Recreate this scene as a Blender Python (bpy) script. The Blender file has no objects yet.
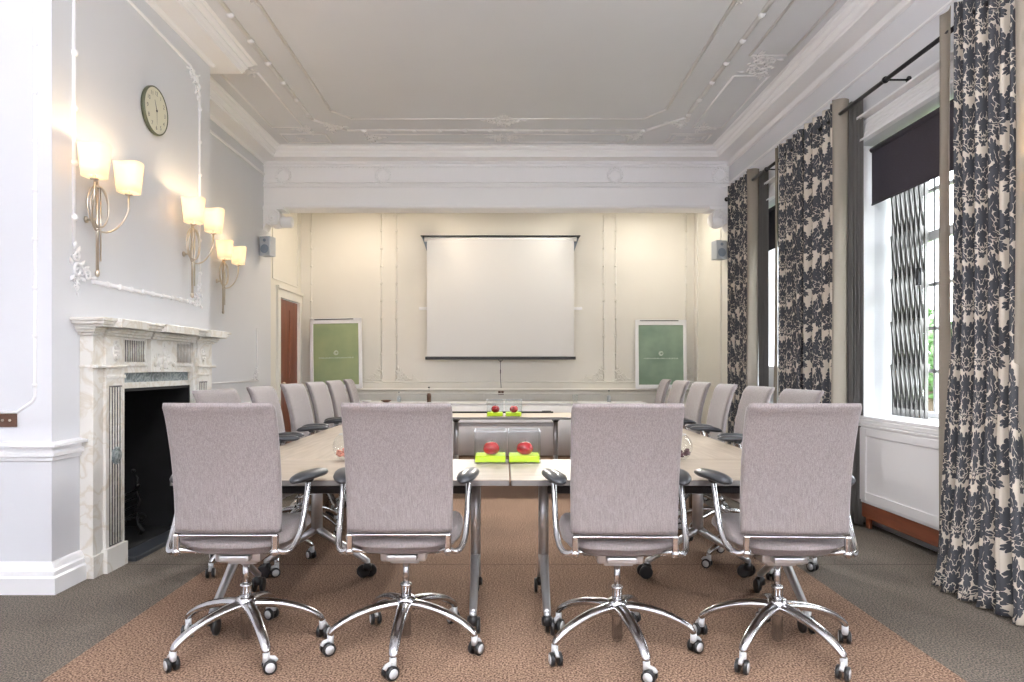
import bpy, bmesh, math, random
from mathutils import Vector, Matrix
random.seed(7)
PI = math.pi
R = math.radians
sc = bpy.context.scene
col = sc.collection

# ------------------------------------------------------------------ materials
def nt(name):
    m = bpy.data.materials.new(name); m.use_nodes = True
    t = m.node_tree; b = t.nodes['Principled BSDF']
    return m, t, b

def mat(name, c, rough=0.6, metal=0.0, spec=0.5, emit=None, es=0, coat=0, var=0.0, vs=8.0, bump=0.0, bs=60.0, sheen=0, stretch=None):
    m, t, b = nt(name)
    b.inputs['Base Color'].default_value = (*c, 1)
    b.inputs['Roughness'].default_value = rough
    b.inputs['Metallic'].default_value = metal
    b.inputs['Specular IOR Level'].default_value = spec
    if coat: b.inputs['Coat Weight'].default_value = coat; b.inputs['Coat Roughness'].default_value = 0.15
    if sheen: b.inputs['Sheen Weight'].default_value = sheen
    if emit:
        b.inputs['Emission Color'].default_value = (*emit, 1); b.inputs['Emission Strength'].default_value = es
    tc = None
    def vec():
        nonlocal tc
        if tc is None:
            tc = t.nodes.new('ShaderNodeTexCoord').outputs['Object']
            if stretch:
                mp = t.nodes.new('ShaderNodeMapping'); mp.inputs['Scale'].default_value = stretch
                t.links.new(tc, mp.inputs['Vector']); tc = mp.outputs['Vector']
        return tc
    if var:
        n = t.nodes.new('ShaderNodeTexNoise'); n.inputs['Scale'].default_value = vs; n.inputs['Detail'].default_value = 5
        t.links.new(vec(), n.inputs['Vector'])
        r = t.nodes.new('ShaderNodeValToRGB')
        r.color_ramp.elements[0].position = .3; r.color_ramp.elements[1].position = .7
        r.color_ramp.elements[0].color = (*[max(0, x*(1-var)) for x in c], 1)
        r.color_ramp.elements[1].color = (*[min(1, x*(1+var)) for x in c], 1)
        t.links.new(n.outputs['Fac'], r.inputs['Fac']); t.links.new(r.outputs['Color'], b.inputs['Base Color'])
    if bump:
        n2 = t.nodes.new('ShaderNodeTexNoise'); n2.inputs['Scale'].default_value = bs; n2.inputs['Detail'].default_value = 3
        t.links.new(vec(), n2.inputs['Vector'])
        bp = t.nodes.new('ShaderNodeBump'); bp.inputs['Strength'].default_value = bump; bp.inputs['Distance'].default_value = .01
        t.links.new(n2.outputs['Fac'], bp.inputs['Height']); t.links.new(bp.outputs['Normal'], b.inputs['Normal'])
    return m

M = {}
M['wall'] = mat('white wall paint', (.70, .71, .745), .55, var=.015, vs=1.5)
M['ceil'] = mat('ceiling paint', (.68, .69, .725), .7, var=.02, vs=1.2)
M['trim'] = mat('white trim paint', (.88, .88, .90), .42)
M['cream'] = mat('cream wall paint', (.77, .745, .69), .55, var=.02, vs=1.5)
M['creamtrim'] = mat('cream trim paint', (.79, .77, .72), .45)
M['ctrim'] = mat('ceiling moulding paint', (.80, .795, .81), .5)
M['chrome'] = mat('polished aluminium', (.60, .60, .615), .17, 1.0)
M['alu'] = mat('satin aluminium', (.60, .61, .63), .36, .85)
M['black'] = mat('black plastic', (.018, .018, .02), .38)
M['pad'] = mat('dark grey arm pad', (.045, .048, .055), .33)
M['disc'] = mat('pale grey caster disc', (.60, .61, .63), .35)
M['darkmetal'] = mat('dark metal', (.05, .05, .055), .4, .6)
M['edge'] = mat('grey table edge', (.20, .19, .185), .45)
M['brass'] = mat('aged nickel', (.62, .55, .47), .28, 1.0)
M['mahog'] = mat('mahogany', (.20, .052, .02), .35, var=.25, vs=3, stretch=(6, 6, .6))
M['plinthwood'] = mat('red brown wood plinth', (.22, .065, .03), .4, var=.25, vs=4, stretch=(6, .6, 6))
M['apple'] = mat('red apple skin', (.42, .008, .02), .22, coat=.4, var=.25, vs=30)
M['lime'] = mat('lime green paper', (.62, .90, .01), .7)
M['dgreen'] = mat('dried dark petals', (.08, .03, .045), .7, var=.5, vs=60)
M['pinkp'] = mat('dried pink petals', (.55, .22, .16), .7, var=.5, vs=60)
M['whitef'] = mat('white powder coated frame', (.86, .86, .88), .35)
M['screen'] = mat('projection fabric', (.73, .73, .73), .75)
M['iron'] = mat('cast iron', (.03, .03, .032), .38, .7)
M['soot'] = mat('sooty brick', (.006, .006, .007), .9, var=.4, vs=10)
M['slate'] = mat('slate hearth', (.035, .04, .05), .35, var=.3, vs=6)
M['hearthin'] = mat('grey hearth stone', (.16, .15, .15), .7, var=.2, vs=10)
M['rod'] = mat('black iron rod', (.02, .02, .024), .35, .5)
M['taupe'] = mat('taupe hem cloth', (.27, .235, .195), .8, var=.06, vs=300)
M['lining'] = mat('grey pleated lining', (.14, .135, .13), .6)
M['blind'] = mat('dark plum blind cloth', (.045, .038, .052), .75, var=.15, vs=40, stretch=(1, 1, 8))
M['gate'] = mat('grey steel lattice', (.16, .155, .15), .38, .75)
M['speaker'] = mat('pale grey speaker cabinet', (.50, .53, .57), .5)
M['spkgrille'] = mat('blue grey speaker grille', (.24, .29, .36), .6)
M['socket'] = mat('dark brown socket plate', (.10, .045, .025), .4)
M['clockface'] = mat('ivory clock face', (.72, .70, .56), .4)
M['clockrim'] = mat('dark olive clock rim', (.12, .13, .09), .35, .5)
M['ink'] = mat('black ink', (.02, .02, .02), .5)
M['bark'] = mat('bark', (.10, .07, .05), .9)
M['leaf'] = mat('green leaves', (.06, .13, .035), .7, var=.4, vs=3)
M['grass'] = mat('lawn', (.08, .12, .04), .9, var=.3, vs=1)
M['labelw'] = mat('white lettering', (.80, .86, .78), .6)
M['brownleather'] = mat('brown pull handle', (.12, .05, .03), .5)

def glassmat(name, tint=(1, 1, 1), gl=.10, rough=.02):
    m = bpy.data.materials.new(name); m.use_nodes = True; t = m.node_tree
    t.nodes.clear()
    o = t.nodes.new('ShaderNodeOutputMaterial'); mx = t.nodes.new('ShaderNodeMixShader')
    tr = t.nodes.new('ShaderNodeBsdfTransparent'); g = t.nodes.new('ShaderNodeBsdfGlossy')
    fr = t.nodes.new('ShaderNodeLayerWeight'); fr.inputs['Blend'].default_value = .5
    pw = t.nodes.new('ShaderNodeMath'); pw.operation = 'POWER'; pw.inputs[1].default_value = 3; t.links.new(fr.outputs['Facing'], pw.inputs[0])
    ma = t.nodes.new('ShaderNodeMath'); ma.operation = 'MULTIPLY_ADD'; ma.inputs[1].default_value = gl*2.2; ma.inputs[2].default_value = .04; t.links.new(pw.outputs[0], ma.inputs[0])
    tr.inputs['Color'].default_value = (*tint, 1); g.inputs['Roughness'].default_value = rough
    t.links.new(ma.outputs[0], mx.inputs[0]); t.links.new(tr.outputs[0], mx.inputs[1]); t.links.new(g.outputs[0], mx.inputs[2])
    t.links.new(mx.outputs[0], o.inputs['Surface'])
    return m
M['pane'] = glassmat('window glass', (.97, .98, .98), .12)
M['clear'] = glassmat('clear glass', (.97, .98, .98), .22, .03)

def shade_mat():
    m, t, b = nt('cream lamp shade')
    b.inputs['Base Color'].default_value = (.9, .84, .72, 1); b.inputs['Roughness'].default_value = .8
    b.inputs['Emission Color'].default_value = (1, .86, .62, 1); b.inputs['Emission Strength'].default_value = .35
    tr = t.nodes.new('ShaderNodeBsdfTranslucent'); tr.inputs['Color'].default_value = (1, .85, .62, 1)
    mx = t.nodes.new('ShaderNodeMixShader'); mx.inputs[0].default_value = .35
    o = t.nodes['Material Output']
    t.links.new(b.outputs[0], mx.inputs[1]); t.links.new(tr.outputs[0], mx.inputs[2]); t.links.new(mx.outputs[0], o.inputs['Surface'])
    return m
M['shade'] = shade_mat()

def fabric_mat():
    m, t, b = nt('mauve taupe chair weave')
    N = t.nodes; L = t.links
    tc = N.new('ShaderNodeTexCoord')
    n = N.new('ShaderNodeTexNoise'); n.inputs['Scale'].default_value = 420; n.inputs['Detail'].default_value = 1
    L.new(tc.outputs['Object'], n.inputs['Vector'])
    mp = N.new('ShaderNodeMapping'); mp.inputs['Scale'].default_value = (1, 1, .08); L.new(tc.outputs['Object'], mp.inputs['Vector'])
    n3 = N.new('ShaderNodeTexNoise'); n3.inputs['Scale'].default_value = 260; L.new(mp.outputs[0], n3.inputs['Vector'])
    ad = N.new('ShaderNodeMath'); ad.operation = 'ADD'; L.new(n.outputs['Fac'], ad.inputs[0])
    ml = N.new('ShaderNodeMath'); ml.operation = 'MULTIPLY'; ml.inputs[1].default_value = .6; L.new(n3.outputs['Fac'], ml.inputs[0]); L.new(ml.outputs[0], ad.inputs[1])
    r = N.new('ShaderNodeValToRGB'); r.color_ramp.elements[0].position = .6; r.color_ramp.elements[1].position = 1.0
    r.color_ramp.elements[0].color = (.178, .153, .153, 1); r.color_ramp.elements[1].color = (.298, .262, .262, 1)
    L.new(ad.outputs[0], r.inputs['Fac']); L.new(r.outputs['Color'], b.inputs['Base Color'])
    bp = N.new('ShaderNodeBump'); bp.inputs['Strength'].default_value = .35; bp.inputs['Distance'].default_value = .003
    L.new(ad.outputs[0], bp.inputs['Height']); L.new(bp.outputs['Normal'], b.inputs['Normal'])
    b.inputs['Roughness'].default_value = .75; b.inputs['Sheen Weight'].default_value = .35; b.inputs['Sheen Roughness'].default_value = .4
    return m
M['fabric'] = fabric_mat()

def wood_mat():
    m, t, b = nt('pale oak veneer')
    N = t.nodes; L = t.links
    tc = N.new('ShaderNodeTexCoord')
    mp = N.new('ShaderNodeMapping'); mp.inputs['Scale'].default_value = (1.2, 14, 14); L.new(tc.outputs['Object'], mp.inputs['Vector'])
    n = N.new('ShaderNodeTexNoise'); n.inputs['Scale'].default_value = 3; n.inputs['Detail'].default_value = 6; L.new(mp.outputs[0], n.inputs['Vector'])
    r = N.new('ShaderNodeValToRGB'); r.color_ramp.elements[0].position = .3; r.color_ramp.elements[1].position = .72
    r.color_ramp.elements[0].color = (.36, .295, .23, 1); r.color_ramp.elements[1].color = (.49, .42, .34, 1)
    L.new(n.outputs['Fac'], r.inputs['Fac']); L.new(r.outputs['Color'], b.inputs['Base Color'])
    b.inputs['Roughness'].default_value = .38; b.inputs['Specular IOR Level'].default_value = .5
    return m
M['oak'] = wood_mat()

def carpet_mat():
    m, t, b = nt('rust carpet with grey brown border')
    N = t.nodes; L = t.links
    tc = N.new('ShaderNodeTexCoord'); sp = N.new('ShaderNodeSeparateXYZ'); L.new(tc.outputs['Object'], sp.inputs[0])
    ab = N.new('ShaderNodeMath'); ab.operation = 'ABSOLUTE'; L.new(sp.outputs[0], ab.inputs[0])
    gt = N.new('ShaderNodeMath'); gt.operation = 'GREATER_THAN'; gt.inputs[1].default_value = 1.84; L.new(ab.outputs[0], gt.inputs[0])
    def ramp(sc_, p0, p1, c0, c1, det=4):
        n = N.new('ShaderNodeTexNoise'); n.inputs['Scale'].default_value = sc_; n.inputs['Detail'].default_value = det
        L.new(tc.outputs['Object'], n.inputs['Vector'])
        r = N.new('ShaderNodeValToRGB'); r.color_ramp.elements[0].position = p0; r.color_ramp.elements[1].position = p1
        r.color_ramp.elements[0].color = (*c0, 1); r.color_ramp.elements[1].color = (*c1, 1)
        L.new(n.outputs['Fac'], r.inputs['Fac']); return r.outputs['Color'], n.outputs['Fac']
    c1, f1 = ramp(120, .40, .60, (.10, .056, .038), (.41, .275, .195), 2)
    c2, _ = ramp(130, .40, .60, (.07, .067, .057), (.24, .20, .168), 3)
    mx = N.new('ShaderNodeMix'); mx.data_type = 'RGBA'; L.new(gt.outputs[0], mx.inputs[0]); L.new(c1, mx.inputs[6]); L.new(c2, mx.inputs[7])
    # faint seams of the broadloom
    def seam(out, at, w):
        s = N.new('ShaderNodeMath'); s.operation = 'SUBTRACT'; s.inputs[1].default_value = at; L.new(out, s.inputs[0])
        a = N.new('ShaderNodeMath'); a.operation = 'ABSOLUTE'; L.new(s.outputs[0], a.inputs[0])
        g = N.new('ShaderNodeMath'); g.operation = 'LESS_THAN'; g.inputs[1].default_value = w; L.new(a.outputs[0], g.inputs[0]); return g.outputs[0]
    s1 = seam(sp.outputs[1], 4.37, .006)
    m2 = N.new('ShaderNodeMix'); m2.data_type = 'RGBA'; m2.blend_type = 'MULTIPLY'
    L.new(s1, m2.inputs[0]); L.new(mx.outputs[2], m2.inputs[6]); m2.inputs[7].default_value = (.55, .5, .5, 1)
    c3, _ = ramp(1.6, .3, .7, (.86, .86, .86), (1.08, 1.08, 1.08), 3)
    m3 = N.new('ShaderNodeMix'); m3.data_type = 'RGBA'; m3.blend_type = 'MULTIPLY'; m3.inputs[0].default_value = 1
    L.new(m2.outputs[2], m3.inputs[6]); L.new(c3, m3.inputs[7]); L.new(m3.outputs[2], b.inputs['Base Color'])
    bp = N.new('ShaderNodeBump'); bp.inputs['Strength'].default_value = .6; bp.inputs['Distance'].default_value = .012
    L.new(f1, bp.inputs['Height']); L.new(bp.outputs['Normal'], b.inputs['Normal'])
    b.inputs['Roughness'].default_value = .95; b.inputs['Specular IOR Level'].default_value = .15
    return m
M['carpet'] = carpet_mat()

def marble_mat(name, base, vein, s=3.0, pos=(.47, .53), rough=.28):
    m, t, b = nt(name)
    N = t.nodes; L = t.links
    tc = N.new('ShaderNodeTexCoord')
    n = N.new('ShaderNodeTexNoise'); n.inputs['Scale'].default_value = s; n.inputs['Detail'].default_value = 8; n.inputs['Distortion'].default_value = 1.2
    L.new(tc.outputs['Object'], n.inputs['Vector'])
    r = N.new('ShaderNodeValToRGB'); e = r.color_ramp.elements
    e[0].position = pos[0]; e[0].color = (*base, 1); e[1].position = pos[1]; e[1].color = (*base, 1)
    k = e.new((pos[0]+pos[1])/2); k.color = (*vein, 1)
    L.new(n.outputs['Fac'], r.inputs['Fac']); L.new(r.outputs['Color'], b.inputs['Base Color'])
    b.inputs['Roughness'].default_value = rough
    return m
M['marble'] = marble_mat('cream marble', (.74, .72, .68), (.64, .59, .51), 5, (.44, .56))
M['greenmarble'] = marble_mat('grey green marble', (.13, .16, .17), (.34, .38, .38), 14, (.40, .60))
M['darkmarble'] = marble_mat('dark grey marble', (.07, .065, .07), (.22, .20, .19), 9)
M['padgreen'] = None
def board_mat(name, c0, c1):
    m, t, b = nt(name); N = t.nodes; L = t.links
    tc = N.new('ShaderNodeTexCoord'); n = N.new('ShaderNodeTexNoise'); n.inputs['Scale'].default_value = 3.2
    L.new(tc.outputs['Object'], n.inputs['Vector'])
    r = N.new('ShaderNodeValToRGB'); r.color_ramp.elements[0].position = .35; r.color_ramp.elements[1].position = .65
    r.color_ramp.elements[0].color = (*c0, 1); r.color_ramp.elements[1].color = (*c1, 1)
    L.new(n.outputs['Fac'], r.inputs['Fac']); L.new(r.outputs['Color'], b.inputs['Base Color']); b.inputs['Roughness'].default_value = .3
    return m
M['boardL'] = board_mat('leaf green board sheet', (.28, .36, .20), (.36, .42, .22))
M['boardR'] = board_mat('sage green board sheet', (.19, .28, .21), (.27, .37, .28))

# damask weave: overlapping leaves, each with a pale outline, in a half drop repeat
def damask_mat():
    TW, TH = .50, .62
    g = bpy.data.node_groups.new('damask motif', 'ShaderNodeTree')
    g.interface.new_socket('P', in_out='INPUT', socket_type='NodeSocketVector')
    g.interface.new_socket('D', in_out='OUTPUT', socket_type='NodeSocketFloat')
    gi = g.nodes.new('NodeGroupInput'); go = g.nodes.new('NodeGroupOutput')
    def math_(op, a, b_=None):
        n = g.nodes.new('ShaderNodeMath'); n.operation = op
        for i, v in enumerate((a, b_)):
            if v is None: continue
            if isinstance(v, (int, float)): n.inputs[i].default_value = v
            else: g.links.new(v, n.inputs[i])
        return n.outputs[0]
    E = []   # cx, cy, rx, ry, rot(deg)
    E += [(.190, -.02, .026, .060, -20), (.175, .09, .022, .050, 25), (.15, -.135, .028, .055, 30), (.205, .165, .018, .035, -30)]
    E += [(.0, -.27, .016, .045, 0), (.030, -.235, .014, .040, -38), (.065, -.215, .022, .045, -62), (.095, -.155, .022, .052, -15)]
    E += [(.048, -.165, .026, .058, 22), (.0, -.185, .020, .055, 0), (.085, -.075, .030, .060, 28), (.052, -.055, .022, .070, -12), (.0, -.085, .026, .060, 0)]
    for a, rr in ((-28, .112), (0, .125), (28, .128), (54, .126), (78, .125)):
        x = rr*.86*math.cos(R(a)); y = .10 + rr*math.sin(R(a))
        E.append((x, y, .026, .050, a-90))
    for a in (5, 38, 70):
        E.append((.066*math.cos(R(a)), .085+.075*math.sin(R(a)), .020, .040, a-90))
    E += [(.030, .035, .018, .045, -30), (0, .08, .026, .052, 0), (0, .045, .012, .022, 0)]
    v = None
    for i, (cx, cy, rx, ry, rot) in enumerate(E):
        mp = g.nodes.new('ShaderNodeMapping'); mp.vector_type = 'TEXTURE'
        mp.inputs['Location'].default_value = (cx, cy, 0); mp.inputs['Rotation'].default_value = (0, 0, R(rot)); mp.inputs['Scale'].default_value = (rx, ry, 1)
        g.links.new(gi.outputs[0], mp.inputs['Vector']); mp.inputs['Scale'].default_value = (rx*1.14, ry*1.10, 1)
        ln = g.nodes.new('ShaderNodeVectorMath'); ln.operation = 'LENGTH'; g.links.new(mp.outputs[0], ln.inputs[0])
        sx = g.nodes.new('ShaderNodeSeparateXYZ'); g.links.new(mp.outputs[0], sx.inputs[0])
        # lobed leaf edge: cos of a multiple of the polar angle
        cs = math_('COSINE', math_('MULTIPLY', math_('ARCTAN2', sx.outputs[0], sx.outputs[1]), 9 if ry > .045 else 7))
        d = math_('MULTIPLY', ln.outputs['Value'], math_('SUBTRACT', 1.02, math_('MULTIPLY', cs, .10)))
        vein = math_('LESS_THAN', math_('MULTIPLY', cs, -1), math_('SUBTRACT', 1.42, math_('MULTIPLY', d, .56)))
        rib = math_('GREATER_THAN', math_('ADD', math_('ABSOLUTE', sx.outputs[0]), math_('MULTIPLY', math_('MAXIMUM', sx.outputs[1], 0), .25)), (.055*.02/rx)*(0 if cx < .003 else 1))
        inside = math_('MULTIPLY', math_('MULTIPLY', math_('LESS_THAN', d, 1.0), rib), vein)
        if v is None: v = inside
        else:
            keep = math_('GREATER_THAN', d, 1.0+.0028/rx)
            v = math_('MAXIMUM', math_('MULTIPLY', v, keep), inside)
    g.links.new(v, go.inputs[0])
    m, t, b = nt('charcoal damask on beige'); N = t.nodes; L = t.links
    uv = N.new('ShaderNodeUVMap'); uv.uv_map = 'UVMap'
    wn = N.new('ShaderNodeTexNoise'); wn.inputs['Scale'].default_value = 40; L.new(uv.outputs[0], wn.inputs['Vector'])
    ws = N.new('ShaderNodeVectorMath'); ws.operation = 'MULTIPLY_ADD'; L.new(wn.outputs['Color'], ws.inputs[0]); ws.inputs[1].default_value = (.016, .016, 0); L.new(uv.outputs[0], ws.inputs[2])
    sp = N.new('ShaderNodeSeparateXYZ'); L.new(ws.outputs[0], sp.inputs[0])
    def mm(op, a, b_=None):
        n = N.new('ShaderNodeMath'); n.operation = op
        for i, x in enumerate((a, b_)):
            if x is None: continue
            if isinstance(x, (int, float)): n.inputs[i].default_value = x
            else: L.new(x, n.inputs[i])
        return n.outputs[0]
    outs = []
    for k in (0, .5):
        u = mm('SUBTRACT', mm('FRACT', mm('ADD', mm('DIVIDE', sp.outputs[0], TW), k)), .5)
        a = mm('MULTIPLY', mm('ABSOLUTE', u), TW)
        w = mm('MULTIPLY', mm('SUBTRACT', mm('FRACT', mm('ADD', mm('DIVIDE', sp.outputs[1], TH), k)), .5), TH)
        cb = N.new('ShaderNodeCombineXYZ'); L.new(a, cb.inputs[0]); L.new(w, cb.inputs[1])
        gg = N.new('ShaderNodeGroup'); gg.node_tree = g; L.new(cb.outputs[0], gg.inputs[0]); outs.append(gg.outputs[0])
    f = mm('MAXIMUM', outs[0], outs[1])
    mx = N.new('ShaderNodeMix'); mx.data_type = 'RGBA'; L.new(f, mx.inputs[0])
    mx.inputs[6].default_value = (.58, .52, .44, 1); mx.inputs[7].default_value = (.050, .053, .064, 1)
    L.new(mx.outputs[2], b.inputs['Base Color'])
    rg = N.new('ShaderNodeMapRange'); L.new(f, rg.inputs[0]); rg.inputs[3].default_value = .5; rg.inputs[4].default_value = .75
    L.new(rg.outputs[0], b.inputs['Roughness'])
    return m
M['damask'] = damask_mat()

# ------------------------------------------------------------------ mesh building
class MB:
    def __init__(s): s.v = []; s.f = []; s.sm = []; s.uv = {}
    def add(s, vs, fs, smooth=False):
        o = len(s.v); s.v += [tuple(x) for x in vs]
        for f in fs: s.f.append([i+o for i in f]); s.sm.append(smooth)
        return o
    def box(s, x0, x1, y0, y1, z0, z1):
        if x0 > x1: x0, x1 = x1, x0
        if y0 > y1: y0, y1 = y1, y0
        if z0 > z1: z0, z1 = z1, z0
        v = [(x, y, z) for z in (z0, z1) for y in (y0, y1) for x in (x0, x1)]
        s.add(v, [(0, 2, 3, 1), (4, 5, 7, 6), (0, 1, 5, 4), (2, 6, 7, 3), (0, 4, 6, 2), (1, 3, 7, 5)]); return s
    def bbox(s, c, d, b=.005, rot=None):
        """bevelled box centred at c with size d, optional rotation matrix"""
        bm = bmesh.new(); bmesh.ops.create_cube(bm, size=1)
        for v in bm.verts: v.co = Vector((v.co.x*d[0], v.co.y*d[1], v.co.z*d[2]))
        if b: bmesh.ops.bevel(bm, geom=bm.edges[:], offset=b, segments=2, affect='EDGES', profile=.5)
        s.bm(bm, Vector(c), rot); return s
    def bm(s, bm, c=Vector(), rot=None, smooth=False):
        bm.verts.index_update()
        vs = [(rot @ v.co if rot else v.co.copy()) + Vector(c) for v in bm.verts]
        s.add(vs, [[v.index for v in f.verts] for f in bm.faces], smooth); bm.free()
    def tube(s, pts, r, n=10, closed=False, cap=True, flat=None):
        """round (or flattened) tube through pts; r number or list"""
        P = [Vector(p) for p in pts]; m = len(P)
        rr = r if isinstance(r, (list, tuple)) else [r]*m
        rings = []; up = None
        for i in range(m):
            a = P[(i-1) % m] if (closed or i > 0) else P[i]
            b = P[(i+1) % m] if (closed or i < m-1) else P[i]
            t = (b-a).normalized()
            if up is None:
                up = Vector((0, 0, 1)) if abs(t.z) < .9 else Vector((0, 1, 0))
            x = up.cross(t)
            if x.length < 1e-5: x = Vector((1, 0, 0)).cross(t)
            x.normalize(); y = t.cross(x).normalized(); up = y
            fa, fb = flat if flat else (1, 1)
            rings.append([P[i] + x*rr[i]*fa*math.cos(2*PI*k/n) + y*rr[i]*fb*math.sin(2*PI*k/n) for k in range(n)])
        vs = [v for q in rings for v in q]; fs = []
        for i in range(m if closed else m-1):
            j = (i+1) % m
            for k in range(n):
                l = (k+1) % n; fs.append((i*n+k, i*n+l, j*n+l, j*n+k))
        o = s.add(vs, fs, True)
        if cap and not closed:
            s.f.append([o+k for k in range(n)][::-1]); s.sm.append(False)
            s.f.append([o+(m-1)*n+k for k in range(n)]); s.sm.append(False)
        return s
    def lathe(s, prof, c=(0, 0, 0), n=20, axis='z', rot=None, cap=True, smooth=True):
        """prof: (radius, height) pairs"""
        vs = []
        for r, h in prof:
            for k in range(n):
                a = 2*PI*k/n
                p = Vector((r*math.cos(a), r*math.sin(a), h))
                if axis == 'x': p = Vector((p.z, p.x, p.y))
                if axis == 'y': p = Vector((p.x, p.z, p.y))
                if rot: p = rot @ p
                vs.append(p+Vector(c))
        fs = []
        for i in range(len(prof)-1):
            for k in range(n):
                l = (k+1) % n; fs.append((i*n+k, i*n+l, (i+1)*n+l, (i+1)*n+k))
        o = s.add(vs, fs, smooth)
        if cap:
            s.f.append([o+k for k in range(n)][::-1]); s.sm.append(False)
            s.f.append([o+(len(prof)-1)*n+k for k in range(n)]); s.sm.append(False)
        return s
    def ball(s, c, r, n=10, m=6, sq=(1, 1, 1), rot=None):
        prof = [(math.sin(PI*(i+.02)/(m+.04))*1, -math.cos(PI*(i+.02)/(m+.04))) for i in range(m+1)]
        vs = []
        for a, h in prof:
            for k in range(n):
                p = Vector((a*math.cos(2*PI*k/n)*sq[0], a*math.sin(2*PI*k/n)*sq[1], h*sq[2]))*r
                if rot: p = rot @ p
                vs.append(p+Vector(c))
        fs = [(i*n+k, i*n+(k+1) % n, (i+1)*n+(k+1) % n, (i+1)*n+k) for i in range(m) for k in range(n)]
        s.add(vs, fs, True); return s
    def prism(s, poly, f0, f1):
        """poly list of 2-D pts; f0/f1 map a 2-D pt to 3-D for both ends"""
        n = len(poly); vs = [f0(p) for p in poly]+[f1(p) for p in poly]
        fs = [tuple(range(n))[::-1], tuple(range(n, 2*n))]+[(k, (k+1) % n, n+(k+1) % n, n+k) for k in range(n)]
        s.add(vs, fs); return s
    def sweep(s, path, prof, smooth=False, closed_prof=False):
        """path: (x,y) corners with mitres; prof: (out, z); out is to the LEFT of travel"""
        P = [Vector((p[0], p[1])) for p in path]; rings = []
        for i, p in enumerate(P):
            d0 = (P[i]-P[i-1]).normalized() if i else (P[1]-P[0]).normalized()
            d1 = (P[i+1]-P[i]).normalized() if i < len(P)-1 else d0
            n0 = Vector((-d0.y, d0.x)); n1 = Vector((-d1.y, d1.x)); b = (n0+n1)
            b = b/(b.dot(n0)) if b.length > 1e-6 else n0
            rings.append([(p.x+b.x*o, p.y+b.y*o, z) for o, z in prof])
        m = len(prof); vs = [v for q in rings for v in q]; fs = []
        for i in range(len(P)-1):
            for k in range(m if closed_prof else m-1):
                l = (k+1) % m; fs.append((i*m+k, (i+1)*m+k, (i+1)*m+l, i*m+l))
        if closed_prof:
            fs.append(tuple(range(m))); fs.append(tuple(range((len(P)-1)*m, len(P)*m))[::-1])
        s.add(vs, fs, smooth); return s
    def build(s, name, material, parent=None, loc=None, bevel=0):
        me = bpy.data.meshes.new(name); me.from_pydata(s.v, [], s.f); me.validate(verbose=False)
        for p, q in zip(me.polygons, s.sm): p.use_smooth = q
        bm = bmesh.new(); bm.from_mesh(me); bmesh.ops.recalc_face_normals(bm, faces=bm.faces[:]); bm.to_mesh(me); bm.free()
        o = bpy.data.objects.new(name, me); col.objects.link(o)
        me.materials.append(M[material] if isinstance(material, str) else material)
        if parent: o.parent = parent
        if loc: o.location = loc
        if bevel:
            md = o.modifiers.new('bevel', 'BEVEL'); md.width = bevel; md.segments = 2; md.limit_method = 'ANGLE'
        return o

def tag(o, label=None, cat=None, group=None, kind=None):
    if label: o['label'] = label
    if cat: o['category'] = cat
    if group: o['group'] = group
    if kind: o['kind'] = kind
    return o
def empty(name, loc=(0, 0, 0), rz=0):
    o = bpy.data.objects.new(name, None); col.objects.link(o); o.location = loc; o.rotation_euler.z = rz
    o.empty_display_size = .1
    return o
def copy_tree(o, parent=None):
    c = o.copy(); col.objects.link(c)
    if parent: c.parent = parent
    for ch in list(o.children): copy_tree(ch, c)
    return c
def struct(o, label, cat=None):
    return tag(o, label, cat, None, 'structure')
def wpt(px, py, d):   # a point seen at (px, py) at depth d
    return ((px-504)*d/690, d, 1.25-(py-367)*d/690)

# ------------------------------------------------------------------ dimensions
XL, XR, XC = -3.03, 2.84, -2.51
YF, YB, YW = -4.0, 8.7, 10.3        # wall behind the camera, beam, alcove wall
ZC = 3.96
CY0, CY1 = 3.83, 5.89               # chimney breast
FY0, FY1, FZ = 4.42, 5.40, 1.11     # fireplace opening

# ------------------------------------------------------------------ room shell
struct(MB().box(-3.6, 3.6, YF-.2, YW+.2, -.12, 0).build('floor', 'carpet'), 'rust brown carpet floor with a darker grey brown border', 'floor')
struct(MB().box(-3.6, 3.6, YF-.2, YB+.05, ZC, ZC+.12).build('ceiling', 'ceil'), 'pale grey plaster ceiling of the main room', 'ceiling')
struct(MB().box(-3.6, 3.6, YB+.05, YW+.2, 3.62, 3.74).build('ceiling_alcove', 'cream'), 'lower cream ceiling above the alcove', 'ceiling')
struct(MB().box(XL-.2, XL, YF, YB+.26, 0, ZC).build('wall_left', 'wall'), 'white wall to the left, behind the chimney breast', 'wall')
b = MB()
b.box(XL-.2, XL, YB+.26, 9.27, 0, 3.62); b.box(XL-.2, XL, 10.17, YW, 0, 3.62); b.box(XL-.2, XL, 9.27, 10.17, 2.19, 3.62)
struct(b.build('wall_alcove_left', 'cream'), 'cream side wall of the alcove holding the mahogany door', 'wall')
struct(MB().box(XR, XR+.2, YB+.0, YW, 0, 3.62).build('wall_alcove_right', 'cream'), 'cream side wall of the alcove, right of the green board', 'wall')
struct(MB().box(-3.3, 3.3, YW, YW+.2, 0, 3.62).build('wall_back', 'cream'), 'cream end wall behind the projection screen', 'wall')
struct(MB().box(-3.3, 3.6, YF-.2, YF, 0, ZC).build('wall_front', 'wall'), 'white wall behind the viewer', 'wall')
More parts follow.
